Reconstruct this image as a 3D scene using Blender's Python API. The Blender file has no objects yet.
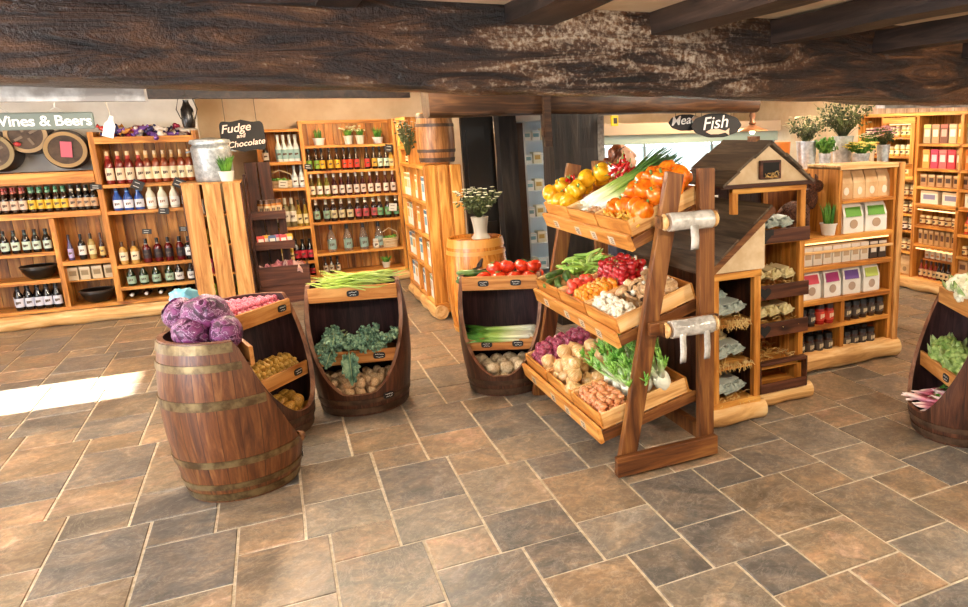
import bpy, bmesh, math, random
from math import pi, sin, cos, radians, sqrt, atan2
from mathutils import Vector, Matrix, Euler, noise as mnoise

random.seed(7)
SC = bpy.context.scene
COL = SC.collection
R = random.uniform


# ---------------------------------------------------------------- colours / materials
def lin(h, a=1.0):
    h = h.lstrip('#')
    c = [int(h[i:i + 2], 16) / 255 for i in (0, 2, 4)]
    return tuple(x / 12.92 if x <= .04045 else ((x + .055) / 1.055) ** 2.4 for x in c) + (a,)


class NT:
    def __init__(s, name):
        s.m = bpy.data.materials.new(name)
        s.m.use_nodes = True
        s.t = s.m.node_tree
        s.b = s.t.nodes['Principled BSDF']

    def n(s, kind, **kw):
        x = s.t.nodes.new(kind)
        for k, v in kw.items():
            if k in x.inputs:
                x.inputs[k].default_value = v
            else:
                setattr(x, k, v)
        return x

    def l(s, a, ao, b, bi):
        s.t.links.new(a.outputs[ao], b.inputs[bi])

    def ramp(s, stops, interp='LINEAR'):
        r = s.n('ShaderNodeValToRGB')
        e = r.color_ramp
        e.interpolation = interp
        while len(e.elements) < len(stops):
            e.elements.new(.5)
        for el, (p, c) in zip(e.elements, stops):
            el.position = p
            el.color = lin(c) if isinstance(c, str) else c
        return r

    def bump(s, src, out, strength=.3, dist=.01):
        b = s.n('ShaderNodeBump', Strength=strength, Distance=dist)
        s.l(src, out, b, 'Height')
        s.l(b, 'Normal', s.b, 'Normal')


def plain(name, c, rough=.5, metal=0.0, spec=.5, coat=0.0, var=0.0):
    m = NT(name)
    m.b.inputs['Base Color'].default_value = lin(c)
    m.b.inputs['Roughness'].default_value = rough
    m.b.inputs['Metallic'].default_value = metal
    m.b.inputs['Specular IOR Level'].default_value = spec
    m.b.inputs['Coat Weight'].default_value = coat
    if var:
        oi = m.n('ShaderNodeObjectInfo')
        h = m.n('ShaderNodeHueSaturation', Color=lin(c))
        mr = m.n('ShaderNodeMapRange')
        mr.inputs['To Min'].default_value = 1 - var
        mr.inputs['To Max'].default_value = 1 + var
        m.l(oi, 'Random', mr, 'Value')
        m.l(mr, 'Result', h, 'Value')
        m.l(h, 'Color', m.b, 'Base Color')
    return m.m


def wood(name, dark, mid, light, axis='x', rough=.5, scale=1.0, bump=.25, island=.22, spec=.4, knots=True):
    """streaky timber; axis = direction of the grain in the mesh's own space"""
    m = NT(name)
    tc = m.n('ShaderNodeTexCoord')
    mp = m.n('ShaderNodeMapping')
    sc = {'x': (1.3, 16, 16), 'y': (16, 1.3, 16), 'z': (16, 16, 1.3)}[axis]
    mp.inputs['Scale'].default_value = [v * scale for v in sc]
    geo = m.n('ShaderNodeNewGeometry')
    add = m.n('ShaderNodeVectorMath', operation='ADD')
    mul = m.n('ShaderNodeVectorMath', operation='SCALE')
    comb = m.n('ShaderNodeCombineXYZ')
    oi = m.n('ShaderNodeObjectInfo')
    m.l(geo, 'Random Per Island', comb, 'X')
    m.l(geo, 'Random Per Island', comb, 'Z')
    m.l(oi, 'Random', comb, 'Y')
    m.l(comb, 'Vector', mul, 0)
    mul.inputs['Scale'].default_value = 23.0
    m.l(tc, 'Object', add, 0)
    m.l(mul, 'Vector', add, 1)
    m.l(add, 'Vector', mp, 'Vector')
    nz = m.n('ShaderNodeTexNoise', Scale=1.0, Detail=7.0, Roughness=.62, Distortion=1.1)
    m.l(mp, 'Vector', nz, 'Vector')
    rp = m.ramp([(.30, dark), (.48, mid), (.66, light)])
    m.l(nz, 'Fac', rp, 'Fac')
    last, lo = rp, 'Color'
    if knots:
        v = m.n('ShaderNodeTexNoise', Scale=.42, Detail=2.0, Roughness=.5)
        mp2 = m.n('ShaderNodeMapping')
        mp2.inputs['Scale'].default_value = {'x': (5, 14, 14), 'y': (14, 5, 14), 'z': (14, 14, 5)}[axis]
        m.l(add, 'Vector', mp2, 'Vector')
        m.l(mp2, 'Vector', v, 'Vector')
        r2 = m.ramp([(.66, (0, 0, 0, 1)), (.74, (1, 1, 1, 1))])
        m.l(v, 'Fac', r2, 'Fac')
        mx = m.n('ShaderNodeMix', data_type='RGBA')
        mx.inputs[7].default_value = lin(dark)
        m.l(r2, 'Color', mx, 0)
        m.l(rp, 'Color', mx, 6)
        last, lo = mx, 2
    h = m.n('ShaderNodeHueSaturation')
    mr = m.n('ShaderNodeMapRange')
    mr.inputs['To Min'].default_value = 1 - island
    mr.inputs['To Max'].default_value = 1 + island
    m.l(geo, 'Random Per Island', mr, 'Value')
    m.l(mr, 'Result', h, 'Value')
    m.l(last, lo, h, 'Color')
    m.l(h, 'Color', m.b, 'Base Color')
    m.b.inputs['Roughness'].default_value = rough
    m.b.inputs['Specular IOR Level'].default_value = spec
    m.bump(nz, 'Fac', bump, .006)
    return m.m


def mottled(name, c1, c2, scale=20, rough=.5, bump=.3, c3=None, detail=4, coat=0.0, dist=.004, spec=.5, sss=0):
    m = NT(name)
    tc = m.n('ShaderNodeTexCoord')
    oi = m.n('ShaderNodeObjectInfo')
    vm = m.n('ShaderNodeVectorMath', operation='ADD')
    m.l(tc, 'Object', vm, 0)
    sc_ = m.n('ShaderNodeMath', operation='MULTIPLY')
    sc_.inputs[1].default_value = 37.0
    m.l(oi, 'Random', sc_, 0)
    m.l(sc_, 0, vm, 1)
    nz = m.n('ShaderNodeTexNoise', Scale=float(scale), Detail=float(detail), Roughness=.6)
    m.l(vm, 'Vector', nz, 'Vector')
    st = [(.38, c1), (.62, c2)] if not c3 else [(.34, c1), (.5, c2), (.64, c3)]
    r = m.ramp(st)
    m.l(nz, 'Fac', r, 'Fac')
    m.l(r, 'Color', m.b, 'Base Color')
    m.b.inputs['Roughness'].default_value = rough
    m.b.inputs['Coat Weight'].default_value = coat
    m.b.inputs['Specular IOR Level'].default_value = spec
    if bump:
        m.bump(nz, 'Fac', bump, dist)
    return m.m


def gradient_z(name, stops, lo, hi, axis='Z', rough=.45, streak=0.0):
    """own colour of a vegetable along its length"""
    m = NT(name)
    tc = m.n('ShaderNodeTexCoord')
    sp = m.n('ShaderNodeSeparateXYZ')
    m.l(tc, 'Object', sp, 'Vector')
    mr = m.n('ShaderNodeMapRange')
    mr.inputs['From Min'].default_value = lo
    mr.inputs['From Max'].default_value = hi
    m.l(sp, axis, mr, 'Value')
    r = m.ramp(stops)
    m.l(mr, 'Result', r, 'Fac')
    m.l(r, 'Color', m.b, 'Base Color')
    m.b.inputs['Roughness'].default_value = rough
    return m.m


def glass(name, c, rough=.04, trans=1.0):
    m = NT(name)
    m.b.inputs['Base Color'].default_value = lin(c)
    m.b.inputs['Roughness'].default_value = rough
    m.b.inputs['Transmission Weight'].default_value = trans
    m.b.inputs['IOR'].default_value = 1.45
    return m.m


def emit(name, c, s):
    m = NT(name)
    m.b.inputs['Base Color'].default_value = lin(c)
    m.b.inputs['Emission Color'].default_value = lin(c)
    m.b.inputs['Emission Strength'].default_value = s
    return m.m


_pl = {}


def P(c, rough=.5, metal=0.0, **kw):
    k = (c, rough, metal, tuple(sorted(kw.items())))
    if k not in _pl:
        _pl[k] = plain('paint_' + c.strip('#'), c, rough, metal, **kw)
    return _pl[k]


# ---------------------------------------------------------------- mesh builder
class MB:
    def __init__(s):
        s.bm = bmesh.new()
        s.mi = 0

    def _faces(s, vs, fs):
        v = [s.bm.verts.new(p) for p in vs]
        for f in fs:
            try:
                x = s.bm.faces.new([v[i] for i in f])
                x.material_index = s.mi
            except ValueError:
                pass
        return v

    def box(s, x0, x1, y0, y1, z0, z1, rot=None, piv=None):
        vs = [Vector((x, y, z)) for z in (z0, z1) for y in (y0, y1) for x in (x0, x1)]
        if rot is not None:
            c = Vector(piv) if piv is not None else Vector(((x0 + x1) / 2, (y0 + y1) / 2, (z0 + z1) / 2))
            vs = [c + rot @ (v - c) for v in vs]
        s._faces(vs, [(0, 2, 3, 1), (4, 5, 7, 6), (0, 1, 5, 4), (2, 6, 7, 3), (0, 4, 6, 2), (1, 3, 7, 5)])
        return s

    def bar(s, a, b, w, t, up=(0, 0, 1)):
        """rectangular bar from a to b, width w across, thickness t along up"""
        a, b = Vector(a), Vector(b)
        d = (b - a).normalized()
        u = Vector(up)
        side = d.cross(u)
        if side.length < 1e-6:
            side = d.cross(Vector((1, 0, 0)))
        side.normalize()
        u = side.cross(d)
        vs = []
        for p in (a, b):
            for i, j in ((-1, -1), (1, -1), (1, 1), (-1, 1)):
                vs.append(p + side * (w / 2 * i) + u * (t / 2 * j))
        s._faces(vs, [(0, 3, 2, 1), (4, 5, 6, 7), (0, 1, 5, 4), (1, 2, 6, 5), (2, 3, 7, 6), (3, 0, 4, 7)])
        return s

    def lathe(s, prof, n=16, c=(0, 0, 0), cap=True, mat=None):
        vs, fs = [], []
        for r, z in prof:
            for i in range(n):
                a = 2 * pi * i / n
                vs.append(Vector((r * cos(a), r * sin(a), z)))
        if mat is not None:
            vs = [mat @ v for v in vs]
        vs = [v + Vector(c) for v in vs]
        for k in range(len(prof) - 1):
            for i in range(n):
                j = (i + 1) % n
                fs.append((k * n + i, k * n + j, (k + 1) * n + j, (k + 1) * n + i))
        if cap:
            fs.append(tuple(reversed(range(n))))
            fs.append(tuple(range((len(prof) - 1) * n, len(prof) * n)))
        s._faces(vs, fs)
        return s

    def tube(s, pts, rad, n=6, flat=1.0):
        pts = [Vector(p) for p in pts]
        if not hasattr(rad, '__len__'):
            rad = [rad] * len(pts)
        vs, fs = [], []
        ref = Vector((.31, .17, .93)).normalized()
        for k, p in enumerate(pts):
            d = (pts[min(k + 1, len(pts) - 1)] - pts[max(k - 1, 0)]).normalized()
            x = d.cross(ref)
            if x.length < 1e-4:
                x = d.cross(Vector((1, 0, 0)))
            x.normalize()
            y = x.cross(d)
            for i in range(n):
                a = 2 * pi * i / n
                vs.append(p + x * (rad[k] * cos(a)) + y * (rad[k] * flat * sin(a)))
        for k in range(len(pts) - 1):
            for i in range(n):
                j = (i + 1) % n
                fs.append((k * n + i, k * n + j, (k + 1) * n + j, (k + 1) * n + i))
        fs.append(tuple(reversed(range(n))))
        fs.append(tuple(range((len(pts) - 1) * n, len(pts) * n)))
        s._faces(vs, fs)
        return s

    def blob(s, c, r, sub=2, amp=0.0, freq=3.0, seed=0.0, fn=None, rot=None):
        t = bmesh.new()
        bmesh.ops.create_icosphere(t, subdivisions=sub, radius=1)
        if not hasattr(r, '__len__'):
            r = (r, r, r)
        vs = []
        for v in t.verts:
            p = v.co.copy()
            k = 1 + amp * mnoise.noise(p * freq + Vector((seed, seed * 1.7, seed * .3)))
            if fn:
                k *= fn(p)
            q = Vector((p.x * r[0] * k, p.y * r[1] * k, p.z * r[2] * k))
            if rot is not None:
                q = rot @ q
            vs.append(q + Vector(c))
        fs = [tuple(v.index for v in f.verts) for f in t.faces]
        t.free()
        s._faces(vs, fs)
        return s

    def prism(s, poly, z0, z1, mat=None):
        n = len(poly)
        vs = [Vector((x, y, z0)) for x, y in poly] + [Vector((x, y, z1)) for x, y in poly]
        if mat is not None:
            vs = [mat @ v for v in vs]
        s._faces(vs, [tuple(reversed(range(n))), tuple(range(n, 2 * n))] + [(i, (i + 1) % n, n + (i + 1) % n, n + i) for i in range(n)])
        return s

    def mesh(s, name, mats, smooth=False):
        if not isinstance(mats, (list, tuple)):
            mats = [mats]
        bmesh.ops.recalc_face_normals(s.bm, faces=s.bm.faces)
        me = bpy.data.meshes.new(name)
        s.bm.to_mesh(me)
        s.bm.free()
        for m in mats:
            me.materials.append(m)
        if smooth:
            for p in me.polygons:
                p.use_smooth = True
        return me

    def build(s, name, mats, parent=None, smooth=False, bevel=0.0, label=None, loc=(0, 0, 0), rot=(0, 0, 0), angle=None):
        me = s.mesh(name, mats, smooth)
        o = bpy.data.objects.new(name, me)
        COL.objects.link(o)
        o.location = loc
        o.rotation_euler = rot
        if parent is not None:
            o.parent = parent
        if smooth and angle:
            try:
                me.set_sharp_from_angle(angle=radians(angle))
            except Exception:
                pass
        if bevel:
            b = o.modifiers.new('edge', 'BEVEL')
            b.width = bevel
            b.segments = 2
            b.limit_method = 'ANGLE'
        if label:
            o['label'] = label
        return o


KIDS = {}


def thing(name, label, cat, loc=(0, 0, 0), rz=0.0, group=None):
    o = bpy.data.objects.new(name, None)
    o.empty_display_size = .05
    COL.objects.link(o)
    o.location = loc
    o.rotation_euler = (0, 0, rz)
    return tag(o, label, cat, group)


def tag(o, label, cat, group=None, kind=None):
    o['label'] = label
    o['category'] = cat
    if group:
        o['group'] = group
    if kind:
        o['kind'] = kind
    return o


def struct(o):
    o['kind'] = 'structure'
    return o


def dup(src, loc, rot=(0, 0, 0), scale=1.0, label=None, group=None, cat=None):
    r = src.copy()
    COL.objects.link(r)
    r.location = loc
    r.rotation_euler = rot
    r.scale = (scale,) * 3 if not hasattr(scale, '__len__') else scale
    if label:
        r['label'] = label
    if group:
        r['group'] = group
    if cat:
        r['category'] = cat
    for ch in src_children(src):
        c = ch.copy()
        COL.objects.link(c)
        c.parent = r
        for g in src_children(ch):
            d = g.copy()
            COL.objects.link(d)
            d.parent = c
    return r


_CH = {}


def src_children(o):
    if o.name not in _CH:
        _CH[o.name] = list(o.children)
    return _CH[o.name]


class Proto:
    """first use moves the built thing itself; later uses copy it with its parts"""

    def __init__(s, root):
        s.root, s.used = root, False
        src_children(root)
        for c in src_children(root):
            src_children(c)

    def put(s, loc, rot=(0, 0, 0), scale=1.0, label=None, group=None, cat=None):
        if s.used:
            return dup(s.root, loc, rot, scale, label, group, cat)
        s.used = True
        o = s.root
        o.location = loc
        o.rotation_euler = rot
        o.scale = (scale,) * 3 if not hasattr(scale, '__len__') else scale
        if label:
            o['label'] = label
        if group:
            o['group'] = group
        if cat:
            o['category'] = cat
        return o


def text(body, name, size, mat, parent, loc, rot, extrude=.0015, offset=0.0, shear=0.0, align='CENTER', space=1.0):
    c = bpy.data.curves.new(name, 'FONT')
    c.body = body
    c.size = size
    c.extrude = extrude
    c.offset = offset
    c.shear = shear
    c.space_character = space
    c.align_x = align
    c.align_y = 'CENTER'
    c.materials.append(mat)
    t = bpy.data.objects.new(name, c)
    COL.objects.link(t)
    dg = bpy.context.evaluated_depsgraph_get()
    me = bpy.data.meshes.new_from_object(t.evaluated_get(dg))
    bpy.data.objects.remove(t)
    me.materials.clear()
    me.materials.append(mat)
    o = bpy.data.objects.new(name, me)
    COL.objects.link(o)
    o.parent = parent
    o.location = loc
    o.rotation_euler = rot
    return o
# ---------------------------------------------------------------- materials
W_PINE = wood('pine_golden', '#7a4312', '#b9772e', '#dca551', 'x', .45)
W_PINE_Y = wood('pine_golden_y', '#7a4312', '#b9772e', '#dca551', 'y', .45)
W_PINE_Z = wood('pine_golden_z', '#6a3a10', '#a86a25', '#d09448', 'z', .45, island=.35)
W_PALE_Z = wood('pine_pale_z', '#8a5526', '#bf8748', '#dbab6e', 'z', .5, island=.15)
W_PALE_X = wood('pine_pale_x', '#a9753f', '#d2a468', '#e9cb98', 'x', .5, island=.15)
W_PALE_Y = wood('pine_pale_y', '#a9753f', '#d2a468', '#e9cb98', 'y', .5, island=.15)
W_RED = wood('stained_oak', '#3a1d0b', '#6b3d1b', '#91602f', 'z', .42, island=.18)
W_RED_X = wood('stained_oak_x', '#3a1d0b', '#6b3d1b', '#91602f', 'x', .42, island=.18)
W_CRATE_Y = wood('crate_orange_y', '#8a4c16', '#bc7a33', '#d99f54', 'y', .5, island=.15)
W_CRATE_X = wood('crate_pale_x', '#a86a33', '#dca968', '#f0cb94', 'x', .5, island=.12)
W_DARK = wood('dark_timber', '#1f100a', '#3d2115', '#5a3422', 'z', .5, island=.25)
W_DARK_X = wood('dark_timber_x', '#24120b', '#452517', '#643a25', 'x', .5, island=.25)
W_POST = wood('old_post', '#0a0706', '#1b1511', '#342b24', 'z', .55, bump=.8, island=.1)
W_LINT = wood('old_lintel', '#180c06', '#382212', '#573a22', 'x', .5, bump=.7, island=.1)
W_LOG = wood('peeled_log', '#a8713c', '#dba968', '#f0cf98', 'x', .55, scale=.8, island=.05)
W_LOG_Y = wood('peeled_log_y', '#a8713c', '#dba968', '#f0cf98', 'y', .55, scale=.8, island=.05)
W_LOG_END = mottled('log_end', '#d3a56a', '#efcf9e', 14, .7, .2)
W_ROOF = wood('roof_board', '#30271f', '#4e4032', '#6c5a47', 'y', .6, island=.16, knots=False)
W_PLY = mottled('plywood', '#d2b48a', '#e3cba6', 9, .6, .1)
W_JOIST = wood('dark_joist', '#0f0a08', '#291c15', '#453329', 'y', .5, bump=.8, island=.15)
PLASTER = mottled('cream_plaster', '#cbb08e', '#d8c2a3', 3, .85, .15)
PLASTER_W = mottled('white_plaster', '#d6d0c6', '#e6e1d8', 3, .85, .15)
CHALK = P('#1d1b1a', .7)
CHALKW = P('#e9e6df', .8)
STEEL = mottled('galvanised', '#a9b2b6', '#d5dcde', 30, .35, .1)
STEEL.node_tree.nodes['Principled BSDF'].inputs['Metallic'].default_value = .45
STRAWM = mottled('straw', '#c79a52', '#e6c887', 8, .7, 0)
LEAF = mottled('leaf_green', '#2f6a1c', '#6fa63a', 12, .5, .2)
LEAFD = mottled('leaf_dark', '#2b3318', '#5f6a38', 12, .55, .2)
WHITE_E = P('#ece8e0', .35)

# ---------------------------------------------------------------- floor: slate flags in a three-size bond
def slate():
    m = NT('slate_flags')
    tc = m.n('ShaderNodeTexCoord')
    g = m.n('ShaderNodeNewGeometry')
    isl = m.n('ShaderNodeMath', operation='MULTIPLY')
    isl.inputs[1].default_value = 61.0
    m.l(g, 'Random Per Island', isl, 0)
    off = m.n('ShaderNodeVectorMath', operation='ADD')
    m.l(tc, 'Object', off, 0)
    m.l(isl, 0, off, 1)
    base = m.ramp([(0, '#a0988e'), (.11, '#c8a676'), (.22, '#7f7972'), (.33, '#bd9868'), (.44, '#b3a085'), (.55, '#ad8c62'), (.66, '#8b847d'), (.77, '#c9a06a'), (.86, '#ab9d89'), (.94, '#94826a')], 'CONSTANT')
    m.l(g, 'Random Per Island', base, 'Fac')
    n1 = m.n('ShaderNodeTexNoise', Scale=3.2, Detail=9.0, Roughness=.68, Distortion=1.6)
    m.l(off, 'Vector', n1, 'Vector')
    r1 = m.ramp([(.30, '#4a443e'), (.45, '#978a79'), (.56, '#c2a075'), (.70, '#efe2ca')])
    m.l(n1, 'Fac', r1, 'Fac')
    mx = m.n('ShaderNodeMix', data_type='RGBA')
    mx.inputs[0].default_value = .40
    m.l(base, 'Color', mx, 6)
    m.l(r1, 'Color', mx, 7)
    n2 = m.n('ShaderNodeTexNoise', Scale=1.7, Detail=6.0, Roughness=.6, Distortion=2.5)
    m.l(off, 'Vector', n2, 'Vector')
    r2 = m.ramp([(.38, '#545250'), (.5, '#82807e'), (.64, '#b9a280')])
    m.l(n2, 'Fac', r2, 'Fac')
    ov = m.n('ShaderNodeMix', data_type='RGBA', blend_type='OVERLAY')
    ov.inputs[0].default_value = .55
    m.l(mx, 2, ov, 6)
    m.l(r2, 'Color', ov, 7)
    n3 = m.n('ShaderNodeTexNoise', Scale=24.0, Detail=7.0, Roughness=.75, Distortion=.8)
    m.l(off, 'Vector', n3, 'Vector')
    r3 = m.ramp([(.34, '#3c3c3c'), (.5, '#808080'), (.66, '#c2c2c2')])
    m.l(n3, 'Fac', r3, 'Fac')
    o2 = m.n('ShaderNodeMix', data_type='RGBA', blend_type='OVERLAY')
    o2.inputs[0].default_value = .55
    m.l(ov, 2, o2, 6)
    m.l(r3, 'Color', o2, 7)
    n4 = m.n('ShaderNodeTexNoise', Scale=2.6, Detail=8.0, Roughness=.7, Distortion=3.0)
    m.l(off, 'Vector', n4, 'Vector')
    r4 = m.ramp([(.485, (0, 0, 0, 1)), (.5, (.16, .16, .16, 1)), (.515, (0, 0, 0, 1))])
    m.l(n4, 'Fac', r4, 'Fac')
    v4 = m.n('ShaderNodeMix', data_type='RGBA')
    v4.inputs[7].default_value = lin('#e2d6c2')
    m.l(r4, 'Color', v4, 0)
    m.l(o2, 2, v4, 6)
    hs = m.n('ShaderNodeHueSaturation')
    hs.inputs['Saturation'].default_value = .84
    hs.inputs['Value'].default_value = 1.06
    m.l(v4, 2, hs, 'Color')
    m.l(hs, 'Color', m.b, 'Base Color')
    rr = m.n('ShaderNodeMapRange')
    rr.inputs['To Min'].default_value = .22
    rr.inputs['To Max'].default_value = .5
    m.l(n1, 'Fac', rr, 'Value')
    m.l(rr, 'Result', m.b, 'Roughness')
    m.bump(n1, 'Fac', .35, .01)
    return m.m


f = MB()
f.box(-4.2, 7.0, -3.0, 10.4, -.15, -.005)
f.mi = 1
G = .0055
a_, c_ = (.369, -.268), (-.275, -.84)


def flag(x0, x1, y0, y1):
    x0, x1, y0, y1 = x0 + G, x1 - G, y0 + G, y1 - G
    if x1 < -4.1 or x0 > 6.9 or y1 < -2.9 or y0 > 10.3:
        return
    j = lambda: R(-.002, .002)
    e = .003
    p = [(x0 + j(), y0 + j()), (x1 + j(), y0 + j()), (x1 + j(), y1 + j()), (x0 + j(), y1 + j())]
    cx, cy = (x0 + x1) / 2, (y0 + y1) / 2
    q = [(x + (e if x < cx else -e), y + (e if y < cy else -e)) for x, y in p]
    t = R(-.0008, .0008)
    vs = [(x, y, -.006) for x, y in p] + [(x, y, t) for x, y in q]
    f._faces(vs, [(4, 5, 6, 7), (0, 1, 5, 4), (1, 2, 6, 5), (2, 3, 7, 6), (3, 0, 4, 7)])


for i in range(-60, 60):
    for k in range(-60, 60):
        ox = .688 + i * a_[0] + k * c_[0]
        oy = 3.708 + i * a_[1] + k * c_[1]
        if -5 < ox < 8 and -4.5 < oy < 12:
            flag(ox, ox + .369, oy - .495, oy)
            flag(ox, ox + .369, oy - .84, oy - .495)
            flag(ox + .094, ox + .369, oy - 1.108, oy - .84)
GROUT = mottled('grout', '#b9a98f', '#d8cbb4', 30, .8, .2)
struct(f.build('floor', [GROUT, slate()]))

# ---------------------------------------------------------------- walls / ceiling
struct(MB().box(-4.2, 6.9, 9.9, 10.1, 0, 2.6).build('wall_back', PLASTER))
struct(MB().box(-4.0, -.62, 9.36, 9.5, 0, 2.4).build('wall_back_left', PLASTER_W))
w = MB()
w.box(-4.0, -3.85, -3.0, 6.1, 0, 2.45)
w.box(-4.0, -3.85, 6.74, 10.0, 0, 2.45)
w.box(-4.0, -3.85, 6.1, 6.74, 2.0, 2.45)
struct(w.build('wall_left', PLASTER_W))
struct(MB().box(6.42, 6.5, 6.98, 10, 0, 2.5).build('wall_right_plaster', PLASTER))
w = MB()
for i in range(28):
    y = 2.4 + i * .165
    w.box(6.42, 6.46, y, y + .158, 0, 2.5)
struct(w.build('wall_right', wood('wall_boards', '#8a6a52', '#b8977a', '#d3b699', 'z', .6, island=.15)))
struct(MB().box(-4.2, 6.6, -1.0, 10.0, 2.36, 2.46).build('ceiling', mottled('ceiling_plaster', '#c9ad8b', '#dbc4a4', 3, .85, .15)))

struct(MB().box(-4.2, 6.6, -1.0, 2.84, 2.2, 2.3).build('ceiling_front', bpy.data.materials['ceiling_plaster']))
m = MB()
for (y0, y1, z0, z1) in ((.9, 5.3, .58, .66), (.9, 5.3, 2.06, 2.14), (.9, .98, .66, 2.06), (5.22, 5.3, .66, 2.06), (3.06, 3.14, .66, 2.06)):
    m.box(-3.86, -3.80, y0, y1, z0, z1)
struct(m.build('added_window_1', P('#d9d4ca', .5)))  # unseen made-up frame on a solid wall, set behind the left fill
# great front beam
def beam(name, x0, x1, y0, y1, zb, zt, mat, amp=.02, nx=160, seed=0.0, slope=0.0, x_ref=0.0, fine=1.0):
    m = MB()
    ring = []
    nz, ny = 12, 8
    for i in range(nz):
        ring.append((0, i / nz))
    for i in range(ny):
        ring.append((i / ny, 1))
    for i in range(nz):
        ring.append((1, 1 - i / nz))
    for i in range(ny):
        ring.append((1 - i / ny, 0))
    n = len(ring)
    vs, fs = [], []
    for k in range(nx + 1):
        x = x0 + (x1 - x0) * k / nx
        for (u, v) in ring:
            y = y0 + (y1 - y0) * u
            z = zb - slope * (x - x_ref) + (zt - zb) * v
            # rounded arrises
            p = Vector((x, y, z))
            d = Vector((0, (u - .5) * 2, (v - .5) * 2))
            rr = max(0, abs(d.y) + abs(d.z) - 1.6)
            nv = mnoise.noise(Vector((x * 1.3, y * 3 + seed, z * 3))) * amp + mnoise.noise(Vector((x * 5, y * 9 + seed, z * 14))) * amp * .45 * fine
            p.y += d.y * nv - d.y * rr * .05
            p.z += d.z * nv * .6 - d.z * rr * .05
            vs.append(p)
    for k in range(nx):
        for i in range(n):
            j = (i + 1) % n
            fs.append((k * n + i, (k + 1) * n + i, (k + 1) * n + j, k * n + j))
    fs.append(tuple(range(n)))
    fs.append(tuple(nx * n + i for i in reversed(range(n))))
    m._faces(vs, fs)
    return struct(m.build(name, mat, smooth=True, angle=50))


def beam_mat():
    m = NT('tarred_oak')
    tc = m.n('ShaderNodeTexCoord')
    mp = m.n('ShaderNodeMapping')
    mp.inputs['Scale'].default_value = (2.2, 9, 14)
    m.l(tc, 'Object', mp, 'Vector')
    n1 = m.n('ShaderNodeTexNoise', Scale=1.0, Detail=9.0, Roughness=.66, Distortion=1.4)
    m.l(mp, 'Vector', n1, 'Vector')
    n2 = m.n('ShaderNodeTexNoise', Scale=60.0, Detail=4.0, Roughness=.7)
    m.l(tc, 'Object', n2, 'Vector')
    n3 = m.n('ShaderNodeTexNoise', Scale=1.5, Detail=4.0, Roughness=.6)
    m.l(tc, 'Object', n3, 'Vector')
    r = m.ramp([(.34, '#0b0604'), (.47, '#2f1b0e'), (.60, '#5d3b20'), (.74, '#94704f')])
    m.l(n1, 'Fac', r, 'Fac')
    # glossy highlights painted into the colour, mostly towards the middle of the span
    mm = m.n('ShaderNodeMath', operation='MULTIPLY')
    m.l(n2, 'Fac', mm, 0)
    m.l(n1, 'Fac', mm, 1)
    sep = m.n('ShaderNodeSeparateXYZ')
    m.l(tc, 'Object', sep, 'Vector')
    ab = m.n('ShaderNodeMath', operation='SUBTRACT')
    ab.inputs[1].default_value = 1.35
    m.l(sep, 'X', ab, 0)
    ab2 = m.n('ShaderNodeMath', operation='ABSOLUTE')
    m.l(ab, 0, ab2, 0)
    mr = m.n('ShaderNodeMapRange')
    mr.inputs['From Min'].default_value = .3
    mr.inputs['From Max'].default_value = 1.25
    mr.inputs['To Min'].default_value = .004
    mr.inputs['To Max'].default_value = -.10
    m.l(ab2, 0, mr, 'Value')
    ad = m.n('ShaderNodeMath', operation='ADD')
    m.l(mm, 0, ad, 0)
    m.l(mr, 'Result', ad, 1)
    r2 = m.ramp([(.25, (0, 0, 0, 1)), (.40, (1, 1, 1, 1))])
    m.l(ad, 0, r2, 'Fac')
    mx = m.n('ShaderNodeMix', data_type='RGBA')
    mx.inputs[7].default_value = lin('#b5a796')
    m.l(r2, 'Color', mx, 0)
    m.l(r, 'Color', mx, 6)
    m.l(mx, 2, m.b, 'Base Color')
    m.b.inputs['Roughness'].default_value = .28
    hs = m.n('ShaderNodeMath', operation='MULTIPLY_ADD')
    hs.inputs[1].default_value = .35
    m.l(n2, 'Fac', hs, 0)
    m.l(n1, 'Fac', hs, 2)
    m.bump(hs, 0, 1.0, .05)
    return m.m


BEAM = beam_mat()
beam('beam_front', -3.6, 6.3, 2.8, 3.1, 1.925, 2.36, BEAM, .03, 320, 0, .0205, -.65)
beam('beam_lintel', 1.2, 4.4, 6.28, 6.6, 1.885, 2.36, W_LINT, .02, 80, 5)
struct(MB().box(-3.6, -.35, 3.13, 3.2, 1.885, 1.935).build('trim_1', mottled('limewash', '#a89f97', '#e6e2dc', 12, .7, .4)))
struct(MB().box(3.0, 5.4, 3.13, 3.2, 1.828, 1.85).build('trim_2', mottled('limewash_b', '#a89f97', '#e6e2dc', 12, .7, .4)))
for i, (x, zb, w_) in enumerate([(.83, 2.135, .17), (1.42, 2.115, .13), (2.0, 2.10, .12), (2.6, 2.075, .12), (3.19, 2.06, .12), (.2, 2.17, .12), (-.42, 2.17, .12), (-1.0, 2.18, .12), (3.8, 2.06, .12)]):
    m = MB()
    m.box(x, x + w_, -.9, 2.83, zb, zb + .095)
    bmesh.ops.subdivide_edges(m.bm, edges=[e for e in m.bm.edges if e.calc_length() > 1], cuts=30)
    for v in m.bm.verts:
        v.co += Vector((mnoise.noise(v.co * 2.1), 0, mnoise.noise(v.co * 2.3 + Vector((9, 0, 0))))) * .012
    struct(m.build('beam_joist', W_JOIST))
for i in range(9):
    x = -2.6 + i * .95
    struct(MB().box(x, x + .12, 3.4, 9.3, 2.23, 2.37).build('beam_far_joist', W_JOIST))
struct(MB().box(-3.6, 1.3, 7.7, 7.82, 2.10, 2.24).build('beam_cross', W_JOIST))

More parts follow.
